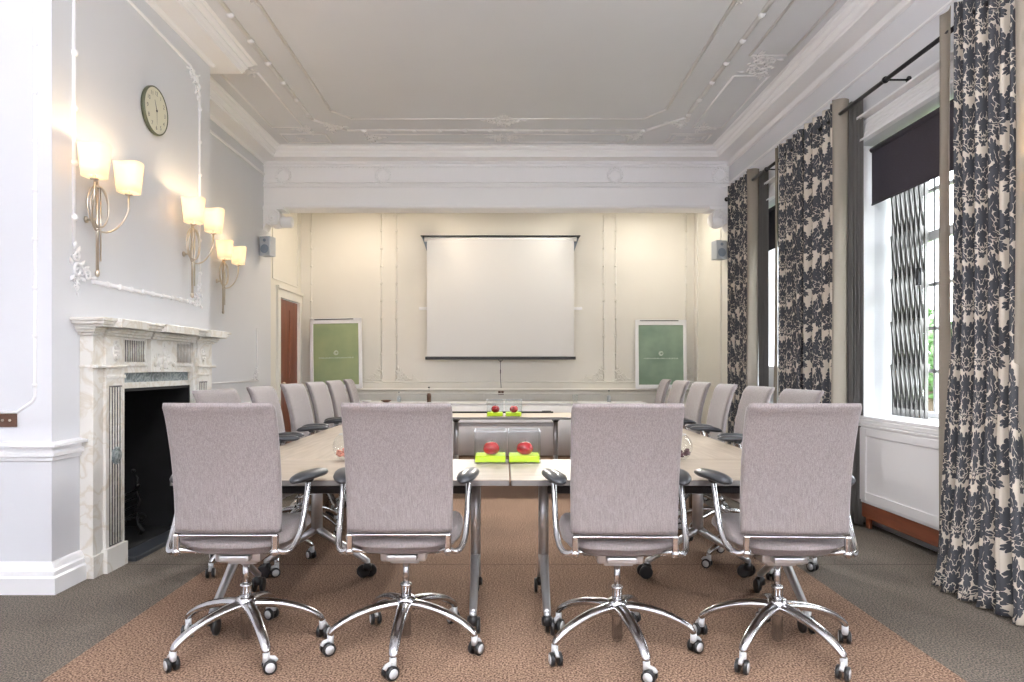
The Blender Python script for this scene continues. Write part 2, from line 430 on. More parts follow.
# chimney breast with its firebox opening
b = MB()
b.box(XL, XC, CY0, FY0, 0, ZC); b.box(XL, XC, FY1, CY1, 0, ZC); b.box(XL, XC, FY0, FY1, FZ, ZC)
struct(b.build('wall_chimney', 'wall'), 'white projecting chimney breast above the marble fireplace', 'wall')
b = MB()
b.box(XL+.001, XL+.02, FY0, FY1, 0, FZ); b.box(XL, XC+.05, FY0, FY0+.02, 0, FZ); b.box(XL, XC+.05, FY1-.02, FY1, 0, FZ); b.box(XL, XC+.05, FY0, FY1, FZ-.02, FZ)
b.box(XL, XC+.05, FY0, FY1, 0, .012)
struct(b.build('trim_firebox', 'soot'), 'sooty black firebox inside the fireplace', 'firebox')

# right wall with window openings
WZ0, WZ1 = .84, 3.02
OPEN = [(1.45, 2.95), (4.02, 5.55), (6.42, 7.92)]
b = MB(); y = YF
for a, c in OPEN:
    b.box(XR, XR+.5, y, a, 0, ZC); b.box(XR, XR+.5, a, c, WZ1, ZC); b.box(XR+.08, XR+.5, a, c, 0, WZ0); y = c
b.box(XR, XR+.5, y, YB, 0, ZC)
struct(b.build('wall_right', 'wall'), 'white window wall to the right', 'wall')
# beam over the alcove
b = MB(); b.box(XL, XR, YB, YB+.26, 3.25, ZC)
struct(b.build('trim_beam', 'trim'), 'deep white beam spanning the room before the alcove', 'beam')

# ------------------------------------------------------------------ cornices and mouldings
path = [(XR, YF), (XR, YB), (XL, YB), (XL, CY1), (XC, CY1), (XC, CY0), (XL, CY0), (XL, YF)]
prof = [(0, 3.81), (.02, 3.815), (.035, 3.835), (.05, 3.835), (.20, 3.838), (.205, 3.855), (.215, 3.86), (.22, 3.88), (.235, 3.90), (.235, 3.915), (.25, 3.92), (.27, 3.935), (.275, 3.95), (.30, 3.955), (.30, ZC)]
struct(MB().sweep(path, prof).build('trim_cornice', 'trim'), 'stepped white cornice running around the ceiling', 'cornice')
b = MB()
b.sweep([(XR, YF), (XR, YB)], [(0, 3.775), (.03, 3.78), (.035, 3.80), (0, 3.81)])
b.sweep([(XR, YF), (XR, YB)], [(0, 3.555), (.012, 3.56), (.012, 3.575), (0, 3.58)])
for zz, w in ((3.79, .016), (3.585, .02), (3.55, .012), (3.53, .02), (3.27, .014)):
    b.sweep([(XR, YB), (XL, YB)], [(0, zz-.014), (w, zz-.01), (w, zz+.006), (0, zz+.014)])
b.sweep([(XL, YB), (XL, CY1), (XC, CY1)], [(0, 3.665), (.014, 3.67), (.014, 3.69), (0, 3.695)])
# bead course on the beam
for i in range(120):
    x = XL+.04+i*.0485
    b.ball((x, YB-.012, 3.762), .011, 5, 3); b.ball((x, YB-.012, 3.508), .009, 5, 3)
struct(b.build('trim_frieze', 'trim'), 'fine white frieze lines and beads below the cornice', 'moulding')

def spiral(b, c, r0, turns, rad, U, V, a0=0, hand=1, n=26):
    pts = []
    for i in range(n+1):
        t = i/n; a = a0+hand*t*turns*2*PI; r = r0*(1-t*.82)
        pts.append(Vector(c)+U*(r*math.cos(a))+V*(r*math.sin(a)))
    b.tube(pts, [rad*(1-.45*i/n) for i in range(n+1)], 6)
def ornament(b, c, U, V, s=1.0, hand=1):
    """acanthus spray: scrolls and leaves growing along U, up V"""
    U = Vector(U).normalized(); V = Vector(V).normalized(); c = Vector(c); W = U.cross(V)
    spiral(b, c+U*.05*s+V*.045*s, .045*s, 1.5, .010*s, U, V, 0, hand)
    spiral(b, c+U*.14*s+V*.03*s, .034*s, 1.4, .008*s, U, V, PI, -hand)
    spiral(b, c+U*.04*s+V*.13*s, .032*s, 1.4, .008*s, U, V, PI, hand)
    for (u, v, a, l) in ((.09, .09, 40, .05), (.02, .19, 85, .05), (.20, .02, 5, .05), (.0, .0, 225, .04), (.10, .0, -30, .035), (-.01, .09, 120, .035), (.055, .16, 60, .04), (.13, .07, 25, .04)):
        d = U*math.cos(R(a))+V*math.sin(R(a)); q = W.cross(d)
        p = c+U*u*s+V*v*s
        b.tube([p-d*l*s*.6, p, p+d*l*s*.7], [.004*s, .014*s, .002*s], 6, flat=(1, .7))

# ceiling panel mouldings
b = MB()
zc = ZC
def cline(pts, w=.018):
    for p, q in zip(pts, pts[1:]):
        P = Vector((p[0], p[1], zc)); Q = Vector((q[0], q[1], zc)); b.tube([P, Q], w, 6, flat=(1, .6))
# innermost
IN = [(-1.83, YF), (-1.83, 7.30), (-1.66, 7.53), (1.52, 7.53), (1.71, 7.25), (1.71, YF)]
cline(IN, .017)
MD = [(-2.10, YF), (-2.10, 7.55), (-1.80, 7.89), (1.62, 7.89), (1.98, 7.48), (1.98, YF)]
cline(MD, .024)
for i in range(26):
    yy = 7.4-i*.42; b.ball((-2.10, yy, zc-.008), .032, 6, 4, (1, 1.3, .7)); b.ball((1.98, yy, zc-.008), .032, 6, 4, (1, 1.3, .7))
for i in range(12): b.ball((-1.6+i*.29, 7.89, zc-.008), .03, 6, 4, (1.3, 1, .7))
def panel(x0, x1, y0, y1, w=.014): cline([(x0, y0), (x1, y0), (x1, y1), (x0, y1), (x0, y0)], w)
panel(2.14, 2.47, 6.42, 7.80); panel(2.14, 2.47, 1.2, 6.0); panel(-2.27, -2.62, 6.35, 7.80)
cline([(-2.27, 6.0), (-2.27, YF)], .014)
panel(-1.55, -.10, 8.04, 8.31); panel(.10, 1.48, 8.04, 8.31)
panel(1.95, 2.42, 8.02, 8.33); panel(1.83+.18, 2.36, 8.08, 8.27); panel(-2.60, -2.08, 8.02, 8.33)
for (px, py, u, v, s) in ((2.2, 6.05, (1, 0, 0), (0, 1, 0), 1.2), (2.42, 6.35, (-1, 0, 0), (0, -1, 0), 1.2), (2.2, 7.86, (1, 0, 0), (0, -1, 0), 1), (1.60, 8.05, (-1, 0, 0), (0, 1, 0), 1),
                          (0, 7.55, (1, 0, 0), (0, 1, 0), 1.1), (0, 7.55, (-1, 0, 0), (0, 1, 0), 1.1), (.02, 8.1, (1, 0, 0), (0, 1, 0), .9), (-.02, 8.1, (-1, 0, 0), (0, 1, 0), .9),
                          (-1.62, 8.1, (1, 0, 0), (0, 1, 0), 1.1), (-2.2, 7.84, (-1, 0, 0), (0, 1, 0), 1.0), (-2.0, 7.75, (1, 0, 0), (0, 1, 0), 1.1), (2.02, 7.6, (-1, 0, 0), (0, 1, 0), 1.1),
                          (-2.30, 6.18, (-1, 0, 0), (0, 1, 0), 1.2), (1.72, 5.0, (1, 0, 0), (0, 1, 0), .8), (-1.83, 5.0, (-1, 0, 0), (0, 1, 0), .8), (-2.45, 8.17, (1, 0, 0), (0, 1, 0), .6), (2.14, 8.17, (1, 0, 0), (0, 1, 0), .6)):
    ornament(b, (px, py, zc-.004), u, v, s, 1)
    ornament(b, (px, py, zc-.004), Vector(u), -Vector(v), s*.6, -1)
struct(b.build('trim_ceiling_mouldings', 'ctrim'), 'beaded plaster panel mouldings and leaf sprays on the ceiling', 'moulding')

# wreaths on the beam frieze
for x in ((383-504)/690*YB, (615-504)/690*YB, -2.78, 2.72):
    w = MB(); z0 = 3.665
    w.tube([(x+.075*math.cos(a), YB-.012, z0+.075*math.sin(a)) for a in [2*PI*k/22 for k in range(22)]], .012, 6, closed=True)
    for k in range(16):
        a = 2*PI*k/16
        w.ball((x+.088*math.cos(a), YB-.014, z0+.088*math.sin(a)), .016, 6, 4, (1, .8, 1))
    for sgn in (-1, 1): w.tube([(x, YB-.01, z0-.08), (x+sgn*.03, YB-.012, z0-.10), (x+sgn*.05, YB-.01, z0-.095)], [.01, .008, .004], 6)
    struct(w.build('trim_wreath', 'trim'), 'plaster wreath on the beam frieze', 'wreath')['label'] = {True: 'small plaster wreath relief on the beam, %s' % ('left of the screen' if -2 < x < 0 else 'right of the screen' if 0 < x < 2 else 'at the far left corner' if x < 0 else 'at the far right corner')}[True]

# scroll corbels under the beam
for sg, xw in ((1, XL), (-1, XR)):
    w = MB(); zt = 3.25
    cx, cz = xw+sg*.115, zt-.115
    pts = [(xw, zt-.0), (xw+sg*.24, zt-.0)]
    for k in range(15):
        a = R(60-k*14); pts.append((cx+sg*.105*math.cos(a), cz+.105*math.sin(a)))
    pts += [(xw, zt-.27)]
    w.prism(pts, lambda p: (p[0], YB-.02, p[1]), lambda p: (p[0], YB+.20, p[1]))
    spiral(w, (cx, YB-.025, cz), .095, 2.2, .013, Vector((sg, 0, 0)), Vector((0, 0, 1)), PI/2, -1, 40)
    w.ball((cx, YB-.02, cz), .024)
    w.lathe([(.065, 0), (.07, .01), (.07, .12), (.06, .14)], (xw+sg*.22, YB+.02, zt-.17), 18, 'x' if sg > 0 else 'x')
    w.box(xw, xw+sg*.26, YB-.04, YB+.22, zt-.02, zt+.015)
    struct(w.build('trim_corbel', 'trim'), 'white scroll corbel carrying the %s end of the beam' % ('left' if sg > 0 else 'right'), 'corbel')

# chimney breast panel moulding (rounded corners) with leaf sprays
b = MB(); xw = XC
def wl(pts, r=.012, X=xw):
    b.tube([(X+.004, p[0], p[1]) for p in pts], r, 6, flat=(1, 1))
y0, y1, z0, z1 = 4.02, 5.68, 1.77, 3.66
wl([(y0, z0+.2), (y0, z1+.1)]); wl([(y0+.18, z0), (y1-.12, z0)], .014)
wl([(y1, z0+.14), (y1, z1-.18)]); wl([(y1, z1-.18), (y1-.06, z1-.07), (y1-.17, z1), (y0+.1, z1+.06), (y0, z1+.1)])
for i in range(6): b.ball((xw+.008, y0, z0+.35+i*.32), .022, 6, 4); b.ball((xw+.008, y1, z0+.25+i*.27), .018, 6, 4)
for i in range(9): b.ball((xw+.010, y0+.33+i*.14, z0), .02, 6, 4)
ornament(b, (xw+.008, y0-.02, z0), (0, 1, 0), (0, 0, 1), 1.05); ornament(b, (xw+.008, y0-.02, z0), (0, .4, -1), (0, 1, .4), .5)
ornament(b, (xw+.008, y1+.02, z0-.02), (0, -1, 0), (0, 0, 1), .95, -1); ornament(b, (xw+.008, y1-.02, z1-.02), (0, -1, 0), (0, 0, -1), .95)
# near face panel, facing the viewer
def fl(pts, r=.010): b.tube([(p[0], CY0-.003, p[1]) for p in pts], r, 6)
fl([(-2.60, 4.0), (-2.60, 1.09), (-2.615, 1.06), (-2.70, 1.0), (-2.98, .995)])
for i in range(11): b.ball((-2.60, CY0-.006, 1.15+i*.27), .015, 6, 4)
# recess wall small panel beyond the chimney
wl([(8.45, 1.08), (8.45, 1.72)], .01, XL); wl([(6.2, 1.08), (8.45, 1.08)], .01, XL)
ornament(b, (XL+.008, 8.47, 1.09), (0, -1, 0), (0, 0, 1), .9)
struct(b.build('trim_chimney_panel', 'trim'), 'white beaded panel moulding with leaf corners on the chimney breast', 'moulding')

# dado rail and skirting of the left side
dado = [(0, .725), (.012, .73), (.014, .75), (.028, .755), (.03, .775), (.012, .785), (.014, .80), (.05, .81), (.05, .825), (0, .835)]
sk = [(.05, 0), (.05, .09), (.04, .10), (.038, .125), (.028, .135), (.022, .15), (.012, .165), (0, .17)]
b = MB(); b.sweep([(XC, 4.15), (XC, CY0), (XL, CY0), (XL, YF)], dado); b.sweep([(XL, 9.2), (XL, CY1), (XC, CY1), (XC, 5.45)], dado)
struct(b.build('trim_dado_left', 'trim'), 'white moulded dado rail along the left wall', 'dado rail')
b = MB(); b.sweep([(XC, 4.14), (XC, CY0), (XL, CY0), (XL, YF)], sk); b.sweep([(XL, 9.2), (XL, CY1), (XC, CY1), (XC, 5.5)], sk)
struct(b.build('baseboard_left', 'trim'), 'tall white baseboard along the left wall', 'baseboard')
b = MB(); b.sweep([(XR, YB), (XR, 7.95)], sk); b.sweep([(XR, 6.4), (XR, 5.6)], sk); b.sweep([(XR, 3.98), (XR, 3.2)], sk)
struct(b.build('baseboard_right', 'trim'), 'white baseboard between the windows', 'baseboard')

# alcove wall details
b = MB()
b.sweep([(XR, YW), (XL, YW)], [(0, .89), (.02, .895), (.03, .905), (.11, .91), (.11, .925), (.10, .93), (0, .93)])
b.sweep([(XR, YW), (XL, YW)], [(0, 1.015), (.012, 1.02), (.016, 1.027), (.012, 1.035), (0, 1.04)])
b.sweep([(XR, YW), (XL, YW)], [(0, .84), (.014, .845), (.014, .86), (0, .865)])
b.sweep([(XR, YW), (XL, YW)], [(.02, 0), (.02, .12), (0, .14)])
for x in (-.30, .30, -1.6, 1.55):    # lower wall panel stiles
    b.box(x-.012, x+.012, YW-.012, YW, .16, .84)
k = YW/690
for px in (381.5, 396.5, 603.5, 615.5, 311.5, 686):
    x = (px-504)*k; b.tube([(x, YW-.004, 1.07), (x, YW-.004, 3.60)], .009, 6)
    for i in range(9):
        b.ball((x, YW-.010, 3.28-i*.262), .019, 6, 4)
for px, hand in ((381.5, -1), (396.5, 1), (603.5, -1), (615.5, 1), (686, 1)):
    x = (px-504)*k
    ornament(b, (x, YW-.012, 1.055), (hand, 0, 0), (0, 0, 1), 1.0, hand)
    ornament(b, (x+hand*.24, YW-.012, 1.045), (hand, 0, 0), (0, 0, 1), .45, hand)
    spiral(b, (x-hand*.03, YW-.008, 3.50), .05, 1.1, .008, Vector((hand, 0, 0)), Vector((0, 0, 1)), 0, 1)
struct(b.build('trim_alcove', 'creamtrim'), 'cream beaded panel strips with leaf feet on the end wall', 'moulding')
# side wall panel in the alcove
b = MB()
for xs, sg in ((XL, 1), (XR, -1)):
    for y_ in (9.02, 10.12):
        b.box(xs, xs+sg*.012, y_-.008, y_+.008, 2.42 if sg > 0 else 1.0, 3.5)
    b.box(xs, xs+sg*.012, 9.02, 10.12, 2.41 if sg > 0 else .99, 2.43 if sg > 0 else 1.01)
b.sweep([(XL, 9.18), (XL, 9.18+.001)], [(0, 0), (.03, 0), (.03, 2.3), (0, 2.3)])
struct(b.build('trim_alcove_sides', 'creamtrim'), 'thin cream panel strips on the alcove side walls', 'moulding')

# the mahogany door
d = MB().box(XL-.05, XL-.01, 9.29, 10.15, 0, 2.18)
for (a, c, e, f) in ((9.37, 9.68, .2, .95), (9.76, 10.07, .2, .95), (9.37, 9.68, 1.08, 2.05), (9.76, 10.07, 1.08, 2.05)):
    d.box(XL-.014, XL-.004, a, c, e, f)
dr = d.build('door_1', 'mahog'); struct(dr, 'dark red mahogany door in the alcove side wall', 'door')
f = MB(); f.box(XL-.03, XL+.03, 9.18, 9.28, 0, 2.19); f.box(XL-.03, XL+.03, 10.16, 10.26, 0, 2.19); f.box(XL-.03, XL+.03, 9.18, 10.26, 2.19, 2.30); f.box(XL-.0, XL+.05, 9.15, 10.28, 2.30, 2.34)
f.build('door_frame', 'creamtrim', dr)
h = MB().ball((XL+.04, 9.38, 1.02), .028).tube([(XL-.01, 9.38, 1.02), (XL+.03, 9.38, 1.02)], .01)
h.build('door_handle', 'brass', dr)

# ------------------------------------------------------------------ windows
for i, (a, c) in enumerate(OPEN):
    n = len(OPEN)-i
    XG = 3.22
    w = MB()
    w.box(XG-.03, XG+.05, a, a+.05, WZ0, WZ1); w.box(XG-.03, XG+.05, c-.05, c, WZ0, WZ1)
    w.box(XG-.03, XG+.05, a, c, WZ1-.06, WZ1); w.box(XG-.03, XG+.05, a, c, WZ0, WZ0+.07)
    wo = w.build('window_%d' % n, 'whitef', bevel=.004)
    struct(wo, ['white sash window beside the viewer', 'white sash window nearest in view, behind the folded lattice gate', 'white sash window at the far end of the right wall'][i], 'window')
    s_ = MB(); s_.box(XG-.02, XG+.03, a+.05, c-.05, 2.20, 2.27)
    for k_ in range(1, 4):
        y_ = a+.05+(c-a-.1)*k_/4; s_.box(XG-.012, XG+.02, y_-.013, y_+.013, WZ0+.07, WZ1-.06)
    for z_ in (1.22, 1.54, 1.87, 2.58): s_.box(XG-.012, XG+.02, a+.05, c-.05, z_-.013, z_+.013)
    s_.build('sash_bars', 'whitef', wo)
    MB().box(XG+.002, XG+.006, a+.05, c-.05, WZ0+.07, WZ1-.06).build('pane', 'pane', wo)
    r = MB(); r.box(XR-.012, XR+.13, a-.001, a+.02, WZ0, WZ1); r.box(XR-.012, XR+.13, c-.02, c+.001, WZ0, WZ1)
    # reeded architrave over the opening
    for j in range(6): r.box(XR-.03+.004*j, XR, a-.12, c+.12, 3.035+j*.026, 3.055+j*.026)
    r.box(XR-.07, XR, a-.14, c+.14, 3.195, 3.21); r.box(XR-.05, XR, a-.12, c+.12, 3.02, 3.034)
    r.build('window_frame', 'trim', wo)
    q = MB(); q.box(XR-.06, XG-.03, a-.03 if i < 1 else a, c, WZ0-.03, WZ0+.005); q.box(XR-.05, XG-.03, a, c, WZ0+.005, WZ0+.03)
    q.build('window_sill', 'trim', wo, bevel=.006)
# radiator covers below the windows
for i, lab in ((0, 'white radiator cover under the window beside the viewer'), (1, 'white boxed radiator cover under the near window'), (2, 'white boxed radiator cover under the far window')):
    a, c = OPEN[i]; y0, y1 = a-.05, c-.16
    XF = XR-.055
    t = empty('radiator_cover', (0, 0, 0)); tag(t, lab, 'radiator cover', 'radiator covers under the windows')
    p = MB(); p.box(XF, XR+.07, y0, y1, .20, .795); p.build('body', 'trim', t, bevel=.005)
    p = MB(); p.box(XF-.008, XF, y0+.0, y0+.09, .22, .78); p.box(XF-.008, XF, y1-.09, y1, .22, .78); p.box(XF-.008, XF, y0+.09, y1-.09, .72, .78); p.box(XF-.008, XF, y0+.09, y1-.09, .22, .29)
    p.build('front_frame', 'trim', t, bevel=.003)
    p = MB(); p.box(XF-.012, XR+.07, y0-.0, y1+.02, .79, .808)
    p.build('top_board', 'trim', t, bevel=.004)
    p = MB()
    for j in range(24):
        yy = y0+.12+j*(y1-y0-.5)/24; p.box(XF+.02, XF+.06, yy, yy+.03, .807, .812)
    p.build('grille', 'alu', t)
    p = MB(); p.box(XF+.01, XR-.01, y0, y1, .085, .20); p.box(XF+.03, XR, y1-.07, y1-.02, 0, .09); p.box(XF+.03, XR, y0+.02, y0+.07, 0, .09)
    p.build('plinth', 'plinthwood', t, bevel=.004)

# roller blinds
for i, lab in ((0, 'dark plum blind added to cut light from the unseen window beside the viewer'), (1, 'dark plum roller blind half lowered in the near window'), (2, 'dark plum roller blind in the far window')):
    a, c = OPEN[i]; t = empty('roller_blind', (XR+.10, (a+c)/2, 2.98)); tag(t, lab, 'blind', 'roller blinds in the windows')
    L_ = (c-a)/2-.04
    dp = -1.35 if i == 0 else -.43  # the blind beside the viewer is added, lowered to cut window light
    MB().box(-.003, .003, -L_, L_, dp, 0).build('blind_cloth', 'blind', t)
    MB().tube([(0, -L_, 0), (0, L_, 0)], .022, 12).build('roller', 'blind', t)
    MB().tube([(0, -L_, dp-.005), (0, L_, dp-.005)], .008, 8).build('bottom_bar', 'blind', t)

# folded lattice security gate
a, c = OPEN[1]
t = empty('lattice_gate', (3.10, 5.27, .87)); tag(t, 'grey steel lattice gate folded up in the near window', 'security gate')
H = 2.12; nb = 8; y0g, y1g = -.20, .22
bars = MB(); 
for j in range(nb):
    yy = y0g+(y1g-y0g)*j/(nb-1); bars.box(-.012, .012, yy-.009, yy+.009, 0, H)
bars.build('upright_bars', 'gate', t)
lt = MB()
for j in range(nb-1):
    ya = y0g+(y1g-y0g)*j/(nb-1); yb = y0g+(y1g-y0g)*(j+1)/(nb-1)
    zz = .06
    while zz+.36 < H:
        lt.tube([(-.018, ya, zz), (-.018, yb, zz+.34)], .007, 4, flat=(1.6, .5)); lt.tube([(.018, ya, zz+.34), (.018, yb, zz)], .007, 4, flat=(1.6, .5)); zz += .34
lt.build('lattice_strips', 'gate', t)
MB().box(-.02, .02, -1.1, .25, -.025, 0).build('track', 'gate', t); MB().box(-.02, .02, y0g-.02, .25, H, H+.02).build('track', 'gate', t)
MB().bbox((-.03, y0g+.04, 1.05), (.03, .035, .13), .006).build('lock_case', 'darkmetal', t)
t = empty('white_panel', (XR+.05, 7.45, WZ0+.032)); tag(t, 'white card panel standing on the far window sill', 'panel')
MB().box(-.006, .006, -.35, .35, 0, .38).build('board', 'whitef', t); MB().box(-.010, .010, -.35, .35, .37, .385).build('edge_strip', 'alu', t)

# ------------------------------------------------------------------ curtains
RX, RZ = 2.67, 3.26
def curtain(name, label, y_far, y_near, folds, amp=.055, flare=(0, 0, 0), hem_far=0., hem_near=False, seed=0, group='damask curtains by the windows', ztop=3.37, ph=0.0, stripes=False):
    rnd = random.Random(seed)
    root = empty(name, (RX, (y_far+y_near)/2, 0)); tag(root, label, 'curtain', group)
    yc = (y_far+y_near)/2
    nu, nv = folds*16, 60
    phs = [rnd.uniform(-.5, .5) for _ in range(8)]
    def pt(s, v):      # s 0..1 from far to near, v 0 top..1 bottom
        y = y_far+(y_near-y_far)*s - yc
        A = amp*(1+.25*math.sin(7*s+phs[0]))*(1+.35*v)
        a = 2*PI*folds*s+ph + .35*v*math.sin(5*s*2+phs[1])+.3*math.sin(2.2*v*3+phs[2])*v
        x = A*math.sin(a) + .012*math.sin(3*a+phs[3])*v
        y += .35*A*math.cos(a)*.3
        # flare: spreading and pooling on the carpet
        k = max(0, (v-.45)/.55)**2
        y += flare[0]*(1-s)*k + flare[1]*s*k
        x -= flare[2]*k
        x += .02*math.sin(9*v+phs[4]+s*6)*k
        z = ztop*(1-v)+.012*v
        if v > .985: x -= .01; 
        return Vector((x, y, z))
    us = [0]
    for i in range(nu): us.append(us[-1]+(pt((i+1)/nu, .4)-pt(i/nu, .4)).length)
    hl = 0
    ih = 0
    while ih < nu and us[ih] < hl: ih += 1
    def sheet(i0, i1, nm, mt, off=0.0):
        vs = []; uv = []
        for j in range(nv+1):
            for i in range(i0, i1+1):
                p = pt(i/nu, j/nv); p.x += off; vs.append(p); uv.append((us[i]+seed*.13, p.z))
        w = i1-i0+1
        fs = [(j*w+i, j*w+i+1, (j+1)*w+i+1, (j+1)*w+i) for j in range(nv) for i in range(w-1)]
        m = MB(); m.add(vs, fs, True); o = m.build(nm, mt, root)
        l = o.data.uv_layers.new(name='UVMap')
        for lp in o.data.loops: l.data[lp.index].uv = uv[lp.vertex_index]
        md = o.modifiers.new('thick', 'SOLIDIFY'); md.thickness = .004; md.offset = 0
        return o
    if hem_far:
        m = MB(); vs = []; nn = 8
        for j in range(41):
            v = j/40; kk = max(0, (v-.45)/.55)**2
            for i in range(nn+1):
                q = i/nn; vs.append((-.03-.06*kk+.018*math.sin(q*PI+.3)+.004*math.sin(7*v+3*q), y_far-yc+hem_far*(1-q)-.012+flare[0]*kk+.006*math.sin(5*v), ztop*(1-v)+.012))
        m.add(vs, [(j*(nn+1)+i, j*(nn+1)+i+1, (j+1)*(nn+1)+i+1, (j+1)*(nn+1)+i) for j in range(40) for i in range(nn)], True)
        m.build('hem_band', 'taupe', root).modifiers.new('t', 'SOLIDIFY').thickness = .004
    sheet(ih, nu, 'drape', 'damask')
    # eyelets
    for k_ in range(folds*2):
        s = (k_+.5)/(folds*2); yy = y_far+(y_near-y_far)*s-yc
        e = MB().tube([(.028*math.sin(a)*.25, .006*math.cos(a), .028*math.cos(a)) for a in [2*PI*q/12 for q in range(12)]], .006, 6, closed=True)
        e.build('eyelet', 'rod', root, (0, yy, RZ))
    if hem_near:      # turned leading edge showing the plain lining, and its pleats against the wall
        m = MB(); vs = []; nn = 6
        yn = y_near-yc
        for j in range(31):
            v = j/30; z = ztop*(1-v)+.012
            for i in range(nn+1):
                q = i/nn; vs.append((-.05+.125*q-.02*v*v, yn-.01-.03*math.sin(q*PI*.8)-.012*math.sin(4*v+q*3), z))
        m.add(vs, [(j*(nn+1)+i, j*(nn+1)+i+1, (j+1)*(nn+1)+i+1, (j+1)*(nn+1)+i) for j in range(30) for i in range(nn)], True)
        o = m.build('leading_hem', 'taupe', root); o.modifiers.new('t', 'SOLIDIFY').thickness = .004
        m = MB(); vs = []; nn = 48
        for j in range(31):
            v = j/30; z = (ztop-.03)*(1-v)+.012
            for i in range(nn+1):
                q = i/nn
                vs.append((.07+.065*q, yn-.03-.10*q+.020*math.sin(q*2*PI*4)+.004*math.sin(5*v+q*9), z))
        m.add(vs, [(j*(nn+1)+i, j*(nn+1)+i+1, (j+1)*(nn+1)+i+1, (j+1)*(nn+1)+i) for j in range(30) for i in range(nn)], True)
        o = m.build('pleated_lining', 'lining', root); o.modifiers.new('t', 'SOLIDIFY').thickness = .003
    return root
curtain('damask_curtain', 'charcoal damask curtain against the wall left of the far window', 8.18, 7.45, 6, .04, hem_near=True, seed=1)
curtain('damask_curtain', 'charcoal damask curtain on the near side of the far window', 6.66, 6.135, 4, .042, hem_far=.08, seed=2)
curtain('damask_curtain', 'charcoal damask curtain between the windows, left of the folded gate', 6.135, 5.52, 4, .042, hem_near=True, seed=3)
curtain('damask_curtain', 'large damask curtain pooling on the carpet at the near window', 4.08, 3.55, 6, .045, flare=(-.08, -.26, .17), hem_far=.12, hem_near=True, seed=4)
curtain('damask_curtain', 'damask curtain beside the viewer, outside the photo on the right', 2.72, 2.35, 4, .045, flare=(.0, -.0, .06), seed=5)

def rod(label, y0, y1, brks):
    t = empty('curtain_rod', (RX, (y0+y1)/2, RZ)); tag(t, label, 'curtain rod', 'black curtain rods over the windows')
    h = (y1-y0)/2; yc = (y0+y1)/2
    MB().tube([(0, -h, 0), (0, h, 0)], .015, 12).build('pole', 'rod', t)
    for s in (-1, 1): MB().ball((0, s*(h+.02), 0), .028).build('finial', 'rod', t)
    for yb in brks:
        q = MB(); q.tube([(0, yb-yc, -.0), (XR-RX-.01, yb-yc, -.0)], .007, 8); q.lathe([(.026, 0), (.026, .012)], (XR-RX-.013, yb-yc, 0), 12, 'x'); q.lathe([(.022, -.012), (.024, 0), (.022, .012)], (0, yb-yc, 0), 12, 'y')
        q.build('bracket', 'rod', t)
rod('black curtain rod over the near window', 3.5, 6.05, (4.83,))
rod('black curtain rod over the far window', 6.12, 8.25, (7.02,))
rod('black curtain rod over the window beside the viewer', 1.0, 2.95, (2.0,))

# ------------------------------------------------------------------ fireplace
t = empty('fireplace', (XC, 4.91, 0)); tag(t, 'cream marble fireplace surround with dark fluted pilasters on the chimney breast', 'fireplace')
OX, OY = -XC, -4.91
def fb(m, x0, x1, y0, y1, z0, z1): m.box(x0+OX, x1+OX, y0+OY, y1+OY, z0, z1); return m
XA, XP = -2.43, -2.412
for sgn in (-1, 1):     # two jambs, mirrored about 4.91
    def Y(v): return 4.91+sgn*(v-4.91)*-1 if sgn > 0 else v
    def bx(m, x0, x1, ya, yb, z0, z1): return fb(m, x0, x1, min(Y(ya), Y(yb)), max(Y(ya), Y(yb)), z0, z1)
    m = MB(); bx(m, XC, XA, 4.08, 4.42, 0, 1.44); bx(m, XC, XP, 4.18, 4.385, .0, 1.44)
    bx(m, XC, XP+.018, 4.165, 4.395, 0, .145); bx(m, XC, XA+.012, 4.065, 4.18, 0, .13)
    bx(m, XC, XP+.008, 4.195, 4.39, 1.18, 1.20); bx(m, XC, XP+.014, 4.07, 4.395, 1.245, 1.262)
    jb = m.build('jamb', 'marble', t, bevel=.003)
    m = MB(); bx(m, XP-.001, XP+.002, 4.215, 4.355, .15, 1.135); m.build('dark_panel', 'darkmarble', jb)
    m = MB()
    for k_ in range(5):
        yy = 4.228+k_*.0285
        yv = Y(yy); m.tube([(XP+.003+OX, yv+OY, .16), (XP+.003+OX, yv+OY, 1.125)], .0045, 6)
    m.build('reeding', 'marble', jb)
    m = MB(); yv = Y(4.285)
    m.lathe([(.052, 0), (.055, .008), (.045, .012), (.035, .008), (.028, .016), (.012, .018)], (XP+OX, yv+OY, .70), 20, 'x')
    m.build('patera', 'greenmarble', jb)
    m = MB(); yv = Y(4.29)
    for k_ in range(8):
        a_ = 2*PI*k_/8; m.ball((XP+OX+.004, yv+OY+.024*math.cos(a_), 1.35+.045*math.sin(a_)), .012, 6, 4)
    m.tube([(XP+OX+.002, yv+OY+.035*math.cos(a_), 1.35+.062*math.sin(a_)) for a_ in [2*PI*q/20 for q in range(20)]], .004, 5, closed=True)
    m.ball((XP+OX+.004, yv+OY, 1.35), .012, 6, 4)
    m.build('rosette', 'marble', jb)
